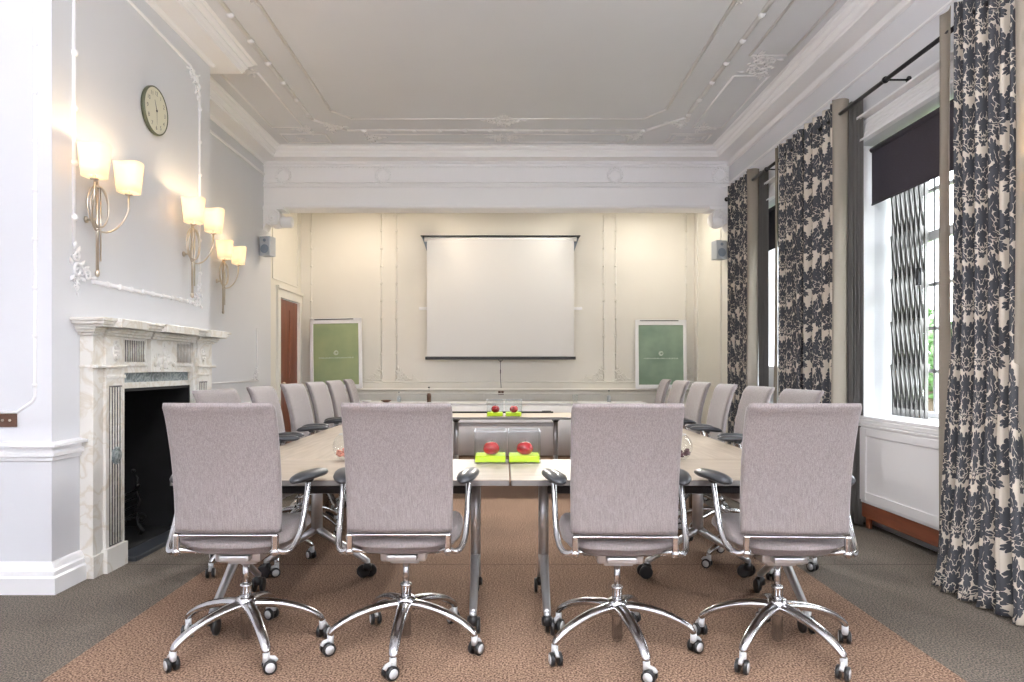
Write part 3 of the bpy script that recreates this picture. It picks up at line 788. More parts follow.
# lintel: green marble slip, architrave, frieze
m = MB(); fb(m, XC, -2.475, 4.36, 5.46, 1.145, 1.215); m.build('green_marble_band', 'greenmarble', t)
m = MB(); fb(m, XC, -2.47, 4.385, FY0+.012, .0, 1.15); fb(m, XC, -2.47, FY1-.012, 5.435, 0, 1.15); fb(m, XC, -2.468, 4.39, 5.43, 1.10, 1.148)
m.build('inner_slip', 'marble', t, bevel=.002)
m = MB(); fb(m, XC, -2.455, 4.385, 5.435, 1.212, 1.262); fb(m, XC, -2.445, 4.385, 5.435, 1.255, 1.272); fb(m, XC, -2.455, 4.385, 5.435, 1.27, 1.44)
m.build('frieze', 'marble', t, bevel=.002)
m = MB(); fb(m, XC, -2.425, 4.74, 5.12, 1.215, 1.44); tb = m.build('centre_tablet', 'marble', t, bevel=.003)
m = MB()   # carved urn and figures
rnd = random.Random(3)
for (yy, zz, r_) in ((4.93, 1.36, .032), (4.93, 1.31, .02), (4.93, 1.405, .016), (4.86, 1.29, .028), (4.85, 1.33, .016), (4.99, 1.29, .028), (5.0, 1.33, .016), (4.80, 1.27, .02), (5.06, 1.27, .02), (4.93, 1.265, .03)):
    m.ball((-2.424+OX, yy+OY, zz), r_, 8, 5, (.5, 1, 1))
for k_ in range(14): m.ball((-2.424+OX, 4.78+rnd.random()*.3+OY, 1.24+rnd.random()*.1), .010, 6, 4, (.6, 1, 1.3))
m.build('carved_relief', 'marble', tb)
for (ya, yb) in ((4.425, 4.70), (5.16, 5.40)):
    m = MB(); fb(m, -2.456, -2.452, ya, yb, 1.285, 1.425); pn = m.build('fluted_panel', 'darkmarble', t)
    m = MB(); nfl = 11
    for k_ in range(nfl):
        yy = ya+(yb-ya)*k_/(nfl-1); m.tube([(-2.451+OX, yy+OY, 1.285), (-2.451+OX, yy+OY, 1.425)], .0055, 6)
    m.build('reeding', 'marble', pn)
# mantel shelf: stepped, following the breaks of pilasters and tablet
m = MB()
def shelf(x, ya, yb, z0, z1): fb(m, XC, x, ya, yb, z0, z1)
for (pr, z0, z1) in ((0, 1.44, 1.457), (.018, 1.457, 1.472), (.03, 1.472, 1.487)):
    shelf(-2.415+pr, 4.06-pr, 5.76+pr, z0, z1)
    for (ya, yb) in ((4.17, 4.41), (4.72, 5.14), (5.41, 5.65)): shelf(-2.40+pr, ya-pr, yb+pr, z0, z1)
shelf(-2.335, 4.02, 5.80, 1.487, 1.502); shelf(-2.32, 4.0, 5.82, 1.502, 1.522); shelf(-2.305, 3.985, 5.835, 1.522, 1.54)
for (ya, yb) in ((4.12, 4.44), (4.69, 5.17), (5.38, 5.70)): shelf(-2.285, ya, yb, 1.487, 1.5395)
m.build('mantel_shelf', 'marble', t, bevel=.003)
m = MB(); m.box(XC-.0, -2.36, 4.43, 5.39, .0, .03)
tag(m.build('hearth_slab', 'slate', bevel=.004), 'dark slate hearth slab in front of the firebox', 'hearth')
# fire basket
t = empty('fire_grate', (-2.74, 4.86, .012)); tag(t, 'black iron fire basket with scrolled uprights in the fireplace', 'fire grate')
for s in (-1, 1):
    m = MB(); y_ = s*.24
    m.tube([(0.05, y_, 0), (.07, y_, .03), (.03, y_, .08), (.02, y_, .18), (.05, y_, .26), (.02, y_, .34), (.03, y_, .42), (.0, y_, .46)], [.018, .014, .016, .011, .014, .010, .008, .004], 8)
    spiral(m, (.06, y_, .13), .05, 1.3, .008, Vector((1, 0, 0)), Vector((0, 0, 1)), PI, 1)
    m.ball((.0, y_, .47), .016); m.ball((.03, y_, .36), .02)
    m.build('scroll_upright', 'iron', t)
    m = MB().box(-.17, -.15, y_-.01, y_+.01, 0, .40).build('back_leg', 'iron', t)
m = MB()
for z_ in (.16, .22, .28, .33): m.tube([(.03, -.24, z_), (.05, 0, z_), (.03, .24, z_)], .007, 8)
m.build('front_rails', 'iron', t)
m = MB()
for j in range(8): m.tube([(-.16, -.21+j*.06, .13), (.03, -.21+j*.06, .13)], .007, 6)
m.box(-.17, -.16, -.24, .24, .12, .45); m.build('basket_bars', 'iron', t)

# ------------------------------------------------------------------ wall sconces
SL = []
def sconce(loc, label):
    x, y, z = loc
    t = empty('wall_sconce', loc); tag(t, label, 'wall lamp', 'twin shade wall sconces')
    # origin on the wall at shade centre height; +x into the room
    m = MB(); m.tube([(.07, 0, -.62), (.07, 0, -.05)], .009, 10); m.lathe([(.004, 0), (.013, .01), (.013, .03), (.009, .04)], (.07, 0, -.645), 12)
    m.ball((.07, 0, -.04), .014); m.tube([(0, 0, -.30), (.07, 0, -.30)], .008, 8); m.lathe([(.02, 0), (.02, .008), (.012, .014)], (0, 0, -.30), 16, 'x')
    m.tube([(.083, .012, -.55), (.083, .012, -.10)], .005, 6)
    m.build('stem', 'brass', t)
    m = MB()
    for (ax, rr, off) in ((0, .125, 0), (55, .12, .01)):
        ca, sa = math.cos(R(ax)), math.sin(R(ax))
        m.tube([(.075+off+.6*sa*rr*.35*math.cos(a_), ca*rr*.85*math.cos(a_), -.225+rr*math.sin(a_)) for a_ in [2*PI*k_/28 for k_ in range(28)]], .005, 6, closed=True)
    m.build('hoop', 'brass', t)
    for s in (-1, 1):
        pts = [(.075, 0, -.36)]
        for k_ in range(9):
            a_ = -PI/2+k_*PI/2/8
            pts.append((.08+.08*(k_/8), s*(.03+.15*math.cos(a_)), -.20+.17*math.sin(a_)))
        pts.append((.16, s*.18, -.105))
        ar = MB().tube(pts, .006, 8)
        ar.lathe([(.004, 0), (.022, .008), (.024, .014), (.008, .02), (.008, .045)], (.16, s*.18, -.118), 12)
        ao = ar.build('arm', 'brass', t)
        m = MB(); nseg = 28; vs = []
        for j, (r_, h_) in enumerate(((.066, -.095), (.072, -.03), (.079, .04), (.085, .09))):
            for k_ in range(nseg):
                a_ = 2*PI*k_/nseg; ca, sa = math.cos(a_), math.sin(a_)
                q = (abs(ca)**3.2+abs(sa)**3.2)**(-1/3.2)
                vs.append((.16+r_*.9*q*ca, s*.18+r_*1.0*q*sa, h_+(.008*math.cos(2*a_) if j == 3 else 0)))
        m.add(vs, [(j*nseg+k_, j*nseg+(k_+1) % nseg, (j+1)*nseg+(k_+1) % nseg, (j+1)*nseg+k_) for j in range(3) for k_ in range(nseg)], True)
        so = m.build('lamp_shade', 'shade', t); so.modifiers.new('t', 'SOLIDIFY').thickness = .002
        bl = MB().lathe([(.008, 0), (.012, .02), (.016, .05), (.010, .08), (.002, .095)], (.16, s*.18, -.08), 12).build('bulb', BULB, t)
        SL.append((x+.16, y+s*.18, z+.045))
    return t
BULB = mat('lit candle bulb', (1, .9, .7), .3, emit=(1, .82, .55), es=6)
sconce((XC, 4.14, 2.435), 'twin shade sconce nearest the viewer, left of the clock')
sconce((XC, 5.40, 2.435), 'twin shade sconce at the far end of the chimney breast')
sconce((XL, 7.27, 2.455), 'twin shade sconce beyond the chimney breast, furthest from the viewer')

tr_ = sconce((XR, 3.14, 2.2), 'twin shade sconce on the window wall beside the near curtain, outside the photo'); tr_.rotation_euler.z = PI
SL[-2:] = [(XR-.16, 3.14+.18, 2.245), (XR-.16, 3.14-.18, 2.245)]
# clock
t = empty('wall_clock', (XC, 4.93, 3.08)); tag(t, 'round ivory wall clock high on the chimney breast', 'clock')
MB().lathe([(.165, .0), (.170, .006), (.170, .026), (.165, .031), (.160, .028), (.160, .02)], (0, 0, 0), 40, 'x', cap=False).build('rim', 'clockrim', t)
MB().lathe([(.161, .0), (.161, .026)], (0, 0, 0), 40, 'x').build('dial', 'clockface', t)
def textmesh(txt, size, to3d):
    cu = bpy.data.curves.new('t', 'FONT'); cu.body = txt; cu.size = size; cu.align_x = 'CENTER'; cu.align_y = 'CENTER'
    o = bpy.data.objects.new('t', cu); col.objects.link(o)
    bpy.context.view_layer.update()
    me = bpy.data.meshes.new_from_object(o.evaluated_get(bpy.context.evaluated_depsgraph_get()))
    vs = [to3d(v.co.x, v.co.y) for v in me.vertices]; fs = [list(p.vertices) for p in me.polygons]
    bpy.data.objects.remove(o); bpy.data.curves.remove(cu); bpy.data.meshes.remove(me)
    return vs, fs
m = MB()
for hnum in range(1, 13):
    a_ = PI/2-hnum*PI/6
    vs, fs = textmesh(str(hnum), .042, lambda x, y: (.0275, .122*math.cos(a_)+x, .122*math.sin(a_)+y))
    MB_ = MB(); MB_.add(vs, fs); MB_.build('numeral', 'ink', t)
m = MB()
def hand(a_, l, w): 
    d_ = Vector((0, math.cos(a_), math.sin(a_))); n_ = Vector((0, -d_.z, d_.y)); c_ = Vector((.0305, 0, 0))
    m.add([c_-n_*w-d_*.01, c_+n_*w-d_*.01, c_+d_*l+n_*w*.4, c_+d_*l-n_*w*.4], [(0, 1, 2, 3)])
hand(R(113), .075, .006); hand(R(-88), .10, .003); m.lathe([(.008, 0), (.008, .004)], (.029, 0, 0), 12, 'x')
m.build('clock_hands', 'ink', t)

# brown socket plate at the left edge
t = empty('wall_socket', (-2.755, CY0, .955)); tag(t, 'dark brown double socket plate on the near face of the chimney breast', 'socket')
MB().bbox((0, -.005, 0), (.11, .010, .075), .003).build('plate', 'socket', t)
MB().lathe([(.007, 0), (.007, .004)], (-.02, -.014, 0), 10, 'y').lathe([(.007, 0), (.007, .004)], (.02, -.014, 0), 10, 'y').build('screw', 'brass', t)

# loudspeakers near the beam
for (x, y, lab, sg) in ((XL+.10, 8.55, 'small pale grey loudspeaker on the left wall under the corbel', 1), (XR-.09, 8.82, 'small pale loudspeaker on the right, half behind the far curtain', -1)):
    t = empty('loudspeaker', (x, y, 2.74)); tag(t, lab, 'loudspeaker', 'pair of wall loudspeakers')
    t.rotation_euler.z = R(-14*sg)
    MB().bbox((0, 0, 0), (.15, .13, .24), .008).build('cabinet', 'speaker', t)
    m = MB().lathe([(.055, 0), (.055, .005), (.04, .007)], (0, -.071, -.035), 20, 'y').lathe([(.02, 0), (.02, .005)], (.0, -.071, .07), 14, 'y'); m.build('grille', 'spkgrille', t)
    MB().box(-.12*sg, -.075*sg, -.02, .04, -.08, .10).build('wall_bracket', 'darkmetal', t)

# ------------------------------------------------------------------ screen, boards
k = 10.12/690
t = empty('projection_screen', ((500.5-504)*k, 10.12, 3.13)); tag(t, 'white pull down projection screen on the end wall', 'projection screen')
W2 = 73.5*k
m = MB(); m.box(-W2, W2, -.003, .003, 1.25+10*k-3.13, 0); m.build('screen_cloth', 'screen', t)
m = MB(); m.lathe([(.035, -W2-.04), (.035, W2+.04)], (0, .03, .0), 18, 'x'); m.build('casing', 'whitef', t)
m = MB(); m.box(-W2-.09, W2+.09, -.04, .175, .035, .045); m.build('top_shadow_strip', 'darkmetal', t)  # dark strip modelled in place of the thin shadow along the screen top
m = MB(); m.bbox((0, 0, 1.25+9.6*k-3.13-.01), (2*W2+.05, .03, .045), .006); bb = m.build('bottom_bar', 'black', t)
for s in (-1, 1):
    m = MB().prism([(s*W2, .035), (s*(W2+.085), .035), (s*W2, -.21)], lambda p: (p[0], .14, p[1]), lambda p: (p[0], .155, p[1])); m.build('end_triangle', 'spkgrille', t)  # dark grey triangle at each top corner of the screen
    m = MB().bbox((s*(W2+.065), .10, 1.25+59*k-3.13), (.13, .03, .045), .006); m.build('side_stop', 'whitef', t)
m = MB(); zb = 1.25+9*k-3.13
m.tube([(0, .0, zb-.03), (.0, -.0, zb-.30), (.01, 0, zb-.44)], .004, 6); m.tube([(-.03, 0, zb-.025), (0, 0, zb-.06), (.03, 0, zb-.025)], .006, 6)
pc = m.build('pull_cord', 'darkmetal', t)
MB().bbox((0, 0, zb-.20), (.014, .014, .06), .004).build('cord_toggle', 'darkmetal', pc)
t = empty('wall_socket', ((501-504)*YW/690, YW-.0, 1.25-25*YW/690)); tag(t, 'small brown socket plate low on the end wall under the screen', 'socket')
MB().bbox((0, -.006, 0), (.085, .012, .085), .003).build('plate', 'socket', t); MB().lathe([(.008, 0), (.008, .004)], (0, -.016, 0), 10, 'y').build('screw', 'brass', t)

def board(label, px0, px1, py0, d, m_, seed, tilt=0):
    k = d/690; w = (px1-px0)*k; h = .93+0 and 0
    zb = .932; h = 1.25-(py0-367)*k-zb
    t = empty('presentation_board', (((px0+px1)/2-504)*k, d, zb)); tag(t, label, 'board', 'green boards on the end wall ledge')
    t.rotation_euler = (R(-2.2), R(tilt), 0)
    f = .05
    m = MB(); m.box(-w/2, w/2, -.012, .012, 0, f*1.15); m.box(-w/2, w/2, -.012, .012, h-f*1.6, h); m.box(-w/2, -w/2+f, -.012, .012, 0, h); m.box(w/2-f, w/2, -.012, .012, 0, h)
    m.build('frame', 'whitef', t, bevel=.004)
    MB().box(-w/2+.03, w/2-.03, -.004, .008, .03, h-.05).build('sheet', m_, t)
    MB().box(-w/2+.07, w/2-.12, -.018, -.011, h-.022, h-.010).build('clamp', 'darkmetal', t)
    # small pale emblem over a line of tiny lettering, too fine to read
    m = MB(); zc_ = h*.46
    m.tube([(.03*math.cos(a_), -.006, zc_+.05+.03*math.sin(a_)) for a_ in [2*PI*q/18 for q in range(18)]], .0035, 4, closed=True)
    m.tube([(.016*math.cos(a_), -.006, zc_+.05+.016*math.sin(a_)) for a_ in [PI*.3+1.4*PI*q/10 for q in range(11)]], .003, 4)
    rr = random.Random(seed); x = -w*.33
    while x < w*.33:
        ww = rr.choice((.006, .010, .014)); m.box(x, x+ww*.5, -.0065, -.005, zc_-.03, zc_-.03+rr.choice((.010, .016, .016))); m.box(x, x+ww, -.0065, -.005, zc_-.03, zc_-.027); x += ww+.008
    m.build('emblem', 'labelw', t)
board('white framed leaf green board leaning left of the screen', 310.5, 362.5, 318, 10.14, 'boardL', 1, -1.2)
board('white framed sage green board standing right of the screen', 635.5, 687, 319.5, 10.14, 'boardR', 2, 0)

# ------------------------------------------------------------------ tables
def table(name, label, cx, cy, L, W, rz, group='pale oak conference tables', Zt=.73, fi=.17, bar='darkmetal'):
    """L along local x, W along local y; leg frames near both ends"""
    t = empty(name, (cx, cy, 0), rz); tag(t, label, 'table', group)
    MB().bbox((0, 0, Zt-.011), (L-.004, W-.004, .022), .003).build('tabletop', 'oak', t)
    m = MB(); e = .0015
    for (x0, x1, y0, y1) in ((-L/2, L/2, -W/2, -W/2+.004), (-L/2, L/2, W/2-.004, W/2), (-L/2, -L/2+.004, -W/2, W/2), (L/2-.004, L/2, -W/2, W/2)):
        m.box(x0, x1, y0, y1, Zt-.026, Zt-.002)
    m.build('edge_band', 'edge', t)
    MB().bbox((0, 0, .625), (L-2*fi, .045, .04), .008).build('crossbar', bar, t)
    for s in (-1, 1):
        x = s*(L/2-fi)
        m = MB(); m.tube([(x, 0, .69), (x, 0, .27)], .026, 14, flat=(1, 1.25))
        lg = m.build('leg', 'alu', t)
        m = MB(); m.prism([(-.10, Zt-.026), (.10, Zt-.026), (.03, Zt-.075), (-.03, Zt-.075)], lambda p: (x-.025, p[0]*1.6, p[1]), lambda p: (x+.025, p[0]*1.6, p[1]))
        m.prism([(-.07, Zt-.026), (.07, Zt-.026), (.028, Zt-.07), (-.028, Zt-.07)], lambda p: (x+p[0], -.03, p[1]), lambda p: (x+p[0], .03, p[1]))
        m.build('top_bracket', 'black', lg)
        for q in (-1, 1):
            ft = MB().tube([(x, q*.005, .29), (x, q*.045, .262), (x, q*.15, .195), (x, q*.29, .105), (x, q*.305, .098)], [.024, .022, .019, .017, .015], 12, flat=(1.1, 1))
            ft.tube([(x, q*.30, .105), (x, q*.30, .07)], .016, 12)
            fo = ft.build('foot', 'alu', t)
            c = MB(); rot = Matrix.Rotation(R(25*s+35*q), 3, 'Z')
            for w_ in (-.022, .022):
                c.lathe([(.030, -.009), (.038, -.007), (.0385, .007), (.030, .009)], Vector((x, q*.30, .0385))+rot @ Vector((w_, .015, 0)), 20, 'x', rot=None if False else None)
            c.lathe([(.026, 0), (.026, .03), (.015, .045)], (x, q*.30, .045), 14)
            c.build('caster', 'black', fo)
    return t
FD0, FD1 = 3.17, 3.89
table('conference_table', 'pale table at the front, behind the two left front chairs', -.755, (FD0+FD1)/2, 1.56, FD1-FD0, 0)
table('conference_table', 'pale table at the front, behind the two right front chairs', .812, (FD0+FD1)/2, 1.56, FD1-FD0, 0)
SX = 1.13; FR0, FR1 = 7.15, 7.88
LS = (FR1-FD1)/2
for s, nm in ((-1, 'left'), (1, 'right')):
    for j, w in enumerate(('nearer', 'further')):
        table('conference_table', 'pale table along the %s side of the square, %s half' % (nm, w), s*SX+.02, FD1+.004+LS*(j+.5), LS-.004, .74, PI/2, fi=.20)
table('conference_table', 'pale table at the far end carrying two glass cubes', .02, (FR0+FR1)/2, 1.50, .73, 0, fi=.21, bar='alu')

# serving table with white cloth against the end wall
t = empty('serving_table', (-.1, 9.86, 0)); tag(t, 'long white cloth covered side table against the end wall', 'table')
MB().bbox((0, 0, .735), (4.2, .55, .03), .006).build('tabletop', 'whitef', t)
m = MB(); n = 200; vs = []
for j in range(2):
    for i in range(n+1):
        x = -2.08+4.16*i/n; vs.append((x, -.272+.008*math.sin(x*26)*(1-j), .02+.705*j))
m.add(vs, [(i, i+1, n+2+i, n+1+i) for i in range(n)], True)
o = m.build('cloth_skirt', 'whitef', t); o.modifiers.new('t', 'SOLIDIFY').thickness = .003
for x in (-1.95, 1.95):
    for y in (-.2, .2): MB().tube([(x, y, 0), (x, y, .72)], .015, 10).build('leg', 'alu', t)

# ------------------------------------------------------------------ chairs
def make_chair():
    t = empty('office_chair')
    # backrest
    m = MB(); nu, nz = 24, 22; vs = []
    sec = 28
    def cl(tz):   # centre line: y, z
        z = .560+.545*tz
        y = -.215-.100*tz+.028*math.sin(PI*min(1, tz)) - (.015*max(0, (tz-.88)/.12)**2)
        return y, z
    N = 30
    for j in range(N+1):
        tz = j/N; y, z = cl(tz)
        wd = (.222+.005*tz)
        e = 1.0
        if tz > .95: e = math.sqrt(max(0, 1-((tz-.95)/.05)**2))*.5+.5
        if tz < .03: e = .85+.15*tz/.03
        th = .026*e
        if tz > .95: wd *= 1-.04*((tz-.95)/.05)**2.2
        for k_ in range(sec):
            a_ = 2*PI*k_/sec; ca, sa = math.cos(a_), math.sin(a_)
            px = wd*math.copysign(abs(ca)**.28, ca); py = th*math.copysign(abs(sa)**.55, sa)
            py += -.030*(px/.22)**2*-1*.55      # gentle dish around the sitter
            vs.append((px, y+py+.004, z))
    fs = [(j*sec+k_, j*sec+(k_+1) % sec, (j+1)*sec+(k_+1) % sec, (j+1)*sec+k_) for j in range(N) for k_ in range(sec)]
    m.add(vs, fs, True); o_ = 0
    m.f.append(list(range(sec))[::-1]); m.sm.append(False); m.f.append([N*sec+k_ for k_ in range(sec)]); m.sm.append(True)
    m.build('backrest', 'fabric', t)
    # seat
    m = MB(); vs = []; N2 = 12
    for j in range(N2+1):
        tz = j/N2; z = .452+.108*tz
        e = 1-.10*abs(2*tz-1)**3 - (.10*(1-tz) if tz < .5 else .05*tz*0)
        for k_ in range(36):
            a_ = 2*PI*k_/36; ca, sa = math.cos(a_), math.sin(a_)
            px = .252*e*math.copysign(abs(ca)**.5, ca); py = .235*e*math.copysign(abs(sa)**.5, sa)
            dz = -.030*max(0, (py-.10)/.14)**2 + .012*(px/.24)**2 - .035*max(0, -(py+.02)/.2)*tz
            vs.append((px, py+.03, z+dz))
    m.add(vs, [(j*36+k_, j*36+(k_+1) % 36, (j+1)*36+(k_+1) % 36, (j+1)*36+k_) for j in range(N2) for k_ in range(36)], True)
    m.f.append(list(range(36))[::-1]); m.sm.append(False); m.f.append([N2*36+k_ for k_ in range(36)]); m.sm.append(True)
    m.build('seat', 'fabric', t)
    # mechanism
    m = MB(); m.bbox((0, .02, .425), (.20, .24, .045), .01); m.bbox((0, -.10, .43), (.13, .10, .03), .008); m.bbox((0, .02, .395), (.13, .14, .03), .008)
    m.build('tilt_mechanism', 'alu', t)
    # chrome back bar and its drop brackets
    m = MB(); m.bbox((0, -.222, .550), (.43, .016, .009), .003)
    for s in (-1, 1):
        m.bbox((s*.205, -.225, .520), (.026, .024, .075), .007); m.ball((s*.205, -.225, .482), .018)
        m.tube([(s*.20, -.225, .49), (s*.15, -.12, .455), (s*.09, -.05, .435)], .011, 10)
    m.build('back_frame', 'chrome', t)
    for s in (-1, 1):
        pts = [(s*.205, -.225, .492), (s*.232, -.215, .476), (s*.258, -.185, .482), (s*.272, -.13, .515), (s*.277, -.08, .57), (s*.279, -.04, .65), (s*.280, -.01, .715), (s*.280, .0, .742)]
        # smooth by subdivision
        P = [Vector(p) for p in pts]
        for _ in range(2):
            Q = [P[0]]
            for a_, b_ in zip(P, P[1:]): Q += [a_*.75+b_*.25, a_*.25+b_*.75]
            P = Q+[P[-1]]
        ar = MB().tube(P, .013, 12).build('armrest', 'chrome', t)
        m = MB(); vs = []; NN = 14
        for j in range(NN+1):
            q = j/NN; yy = -.115+.250*q
            wd = .045*math.sqrt(max(.02, 1-abs(2*q-1)**2.6))*(1.08-.25*q); th = .021*math.sqrt(max(.03, 1-abs(2*q-1)**4))
            for k_ in range(14):
                a_ = 2*PI*k_/14
                vs.append((wd*math.cos(a_), yy, .014+.010*math.cos(PI*(q-.3))+th*math.sin(a_)))
        m.add(vs, [(j*14+k_, j*14+(k_+1) % 14, (j+1)*14+(k_+1) % 14, (j+1)*14+k_) for j in range(NN) for k_ in range(14)], True)
        m.f.append(list(range(14))[::-1]); m.sm.append(False); m.f.append([NN*14+k_ for k_ in range(14)]); m.sm.append(False)
        m.lathe([(.02, 0), (.026, .012)], (0, 0, -.007), 12)
        po = m.build('arm_pad', 'pad', ar, (s*.280, 0, .745)); po.rotation_euler = (R(7), 0, -s*R(12))
    m = MB(); m.lathe([(.014, .24), (.014, .40)], n=16); m.lathe([(.0235, .05), (.0235, .265), (.026, .27), (.026, .28), (.016, .285)], n=18); m.lathe([(.02, .04), (.02, .06)], n=16)
    m.build('gas_column', 'chrome', t)
    m = MB(); m.lathe([(.030, .155), (.046, .165), (.048, .20), (.040, .222), (.028, .228)], n=24); m.build('hub', 'chrome', t)
    return t
STAR = {}
def add_star(root, ang, seed):
    """five arms with casters, rotated by ang (own objects, shared meshes)"""
    if not STAR:
        m = MB(); pts = [(.02, 0, .192), (.09, 0, .190), (.18, 0, .172), (.26, 0, .142), (.305, 0, .115), (.325, 0, .098), (.330, 0, .085)]
        P = [Vector(p) for p in pts]
        for _ in range(1):
            Q = [P[0]]
            for a_, b_ in zip(P, P[1:]): Q += [a_*.75+b_*.25, a_*.25+b_*.75]
            P = Q+[P[-1]]
        m.tube(P, [.030-.013*(i/(len(P)-1)) for i in range(len(P))], 12, flat=(1.0, .72))
        a = m.build('base_arm', 'chrome'); STAR['arm'] = a.data; bpy.data.objects.remove(a)
        m = MB()
        for w_ in (-.0165, .0165): m.lathe([(.022, -.009), (.028, -.007), (.0285, .007), (.022, .009)], (w_, -.012, .0285), 20, 'x')
        m.lathe([(.010, .028), (.014, .05), (.010, .088)], (0, 0, 0), 12)
        c = m.build('caster', 'black'); STAR['cas'] = c.data; bpy.data.objects.remove(c)
        m = MB()
        for w_ in (-.0265, .0245): m.lathe([(.0005, 0), (.020, .0), (.020, .002), (.0005, .002)], (w_, -.012, .0285), 18, 'x')
        m.lathe([(.0145, .045), (.0145, .085)], n=12)
        m.tube([(0, -.028-.0125, .045), (0, -.03, .058), (0, -.012, .062), (0, .004, .058)], .009, 8)
        c = m.build('caster_cover', 'disc'); STAR['cov'] = c.data; bpy.data.objects.remove(c)
    rr = random.Random(seed)
    for k_ in range(5):
        a_ = ang+k_*2*PI/5
        o = bpy.data.objects.new('base_arm', STAR['arm']); col.objects.link(o); o.parent = root; o.rotation_euler.z = a_
        c = bpy.data.objects.new('caster', STAR['cas']); col.objects.link(c); c.parent = root
        c.location = (.330*math.cos(a_), .330*math.sin(a_), 0); c.rotation_euler.z = rr.uniform(-1.2, 1.2)+PI*rr.randint(0, 1)
        v = bpy.data.objects.new('caster_cover', STAR['cov']); col.objects.link(v); v.parent = c
first = make_chair()
used = [False]
def chair(x, y, rz, star, label, group):
    r = first if not used[0] else copy_tree(first)
    return r
CH = []
protos = []
specs = [(-1.155, 3.09, 0, R(-128), 'mauve taupe chair seen from behind, first from the left in the front row', 'front row chairs with their backs to the viewer'),
         (-.440, 3.10, R(.5), R(-91), 'mauve taupe chair seen from behind, second from the left in the front row', 'front row chairs with their backs to the viewer'),
         (.502, 3.06, R(-1), R(-79), 'mauve taupe chair seen from behind, third from the left in the front row', 'front row chairs with their backs to the viewer'),
         (1.212, 3.06, R(-2), R(-63), 'mauve taupe chair seen from behind, fourth from the left in the front row', 'front row chairs with their backs to the viewer')]
ordn = ['nearest', 'second nearest', 'third nearest', 'fourth nearest', 'fifth nearest', 'furthest']
ly = [4.38, 5.17, 5.93, 6.66, 7.39, 8.12]; lr = [-10, -2, -5, -5, -5, 3]
ry = [4.36, 5.11, 5.88, 6.62, 7.36, 8.10]; rr_ = [-6, -3, 0, -2, -3, 3]
for i in range(6):
    specs.append((-1.53 if i else -1.56, ly[i], -PI/2+R(lr[i]), R(20+i*31), 'taupe chair on the left side of the square, %s to the viewer' % ordn[i] if i < 5 else 'taupe chair at the far end of the left side, furthest from the viewer', 'chairs along the left side'))
for i in range(6):
    specs.append((1.60, ry[i], PI/2-R(rr_[i]), R(47+i*23), 'taupe chair on the right side of the square, %s to the viewer' % ordn[i] if i < 5 else 'taupe chair at the far end of the right side, furthest from the viewer', 'chairs along the right side'))
roots = [first]+[copy_tree(first) for _ in specs[1:]]
for i, (r, (x, y, rz, st, lab, grp)) in enumerate(zip(roots, specs)):
    r.location = (x, y, 0); r.rotation_euler.z = rz; tag(r, lab, 'chair', grp); add_star(r, st-rz, i)
    for ar in [c for c in r.children if c.name.startswith('armrest')]:
        for pd in ar.children:
            if pd.location.x > 0: pd.rotation_euler.z = -R({0: 22, 2: 8}.get(i, 10))
            else: pd.rotation_euler.z = R({3: 22, 2: 14}.get(i, 10))

# ------------------------------------------------------------------ things on the tables
def cube_vase(x, y, label, s=1.0, z0=.731, dried=False):
    t = empty('glass_cube_vase', (x, y, z0)); tag(t, label, 'vase', 'square glass vases holding apples')
    w, h, g = .0875*s, .172*s, .005
    m = MB(); m.box(-w, w, -w, -w+g, 0, h); m.box(-w, w, w-g, w, 0, h); m.box(-w, -w+g, -w+g, w-g, 0, h); m.box(w-g, w, -w+g, w-g, 0, h); m.box(-w+g, w-g, -w+g, w-g, 0, .004)
    m.build('glass_walls', 'clear', t)
    m = MB(); z = h
    for (x0, x1, y0, y1) in ((-w, w, -w-.0006, -w+g), (-w, w, w-g, w+.0006), (-w-.0006, -w+g, -w, w), (w-g, w+.0006, -w, w)): m.box(x0, x1, y0, y1, h-.003, h+.001)
    m.build('rim', 'speaker', t)
    o = MB().bbox((0, 0, .018*s), (2*(w-g)-.002, 2*(w-g)-.002, .034*s), .003).build('green_filler', 'lime', empty('x') if False else None)
    o.name = 'lime_filler'; o.location = (x, y, z0+.0045)
    short = ('front' if y < 5 else 'far') + ' table, ' + ('left' if x < 0 else 'right') + ' of the pair'
    tag(o, 'lime green filler block in the glass vase on the ' + short, 'vase filler', 'lime fillers in the glass vases')
    # apple
    m = MB(); prof = []
    for i in range(15):
        a_ = PI*i/14; r_ = .042*math.sin(a_)*(1+.10*math.cos(a_)); h_ = -.038*math.cos(a_)
        if i > 11: h_ -= .012*((i-11)/3)**2
        if i < 2: h_ += .006*(2-i)/2
        prof.append((max(r_, .0008), h_))
    a = empty('apple', (x+.004, y-.02, z0+.0045+.035*s+.037*s)); tag(a, 'red apple in the glass vase on the ' + short, 'apple', 'red apples in the glass vases')
    a.scale = (s, s, s)
    m.lathe([(p[0]*1.08, p[1]) for p in prof], n=24); m.build('flesh', 'apple', a)
    MB().tube([(0, 0, .022), (.002, 0, .034), (.006, 0, .045)], .0018, 6).build('stem', 'bark', a)
    return t
xa = wpt(491, 460, 3.72)
cube_vase(-.0735, 3.795, 'square glass vase at the front of the tables, left of the pair')
cube_vase(.1095, 3.795, 'square glass vase at the front of the tables, right of the pair')
cube_vase(-.095, 7.30, 'square glass vase on the far table, left of the pair')
cube_vase(.100, 7.30, 'square glass vase on the far table, right of the pair')
o = MB(); pts = [(-.05, 0, 0), (-.02, -.004, .012), (.02, 0, .014), (.06, .006, .004)]
o.tube([(-.11+p[0]*1.2+.06, 3.83, .731+.115+p[2]) for p in pts], [.004, .010, .011, .003], 8, flat=(.5, 1.0))
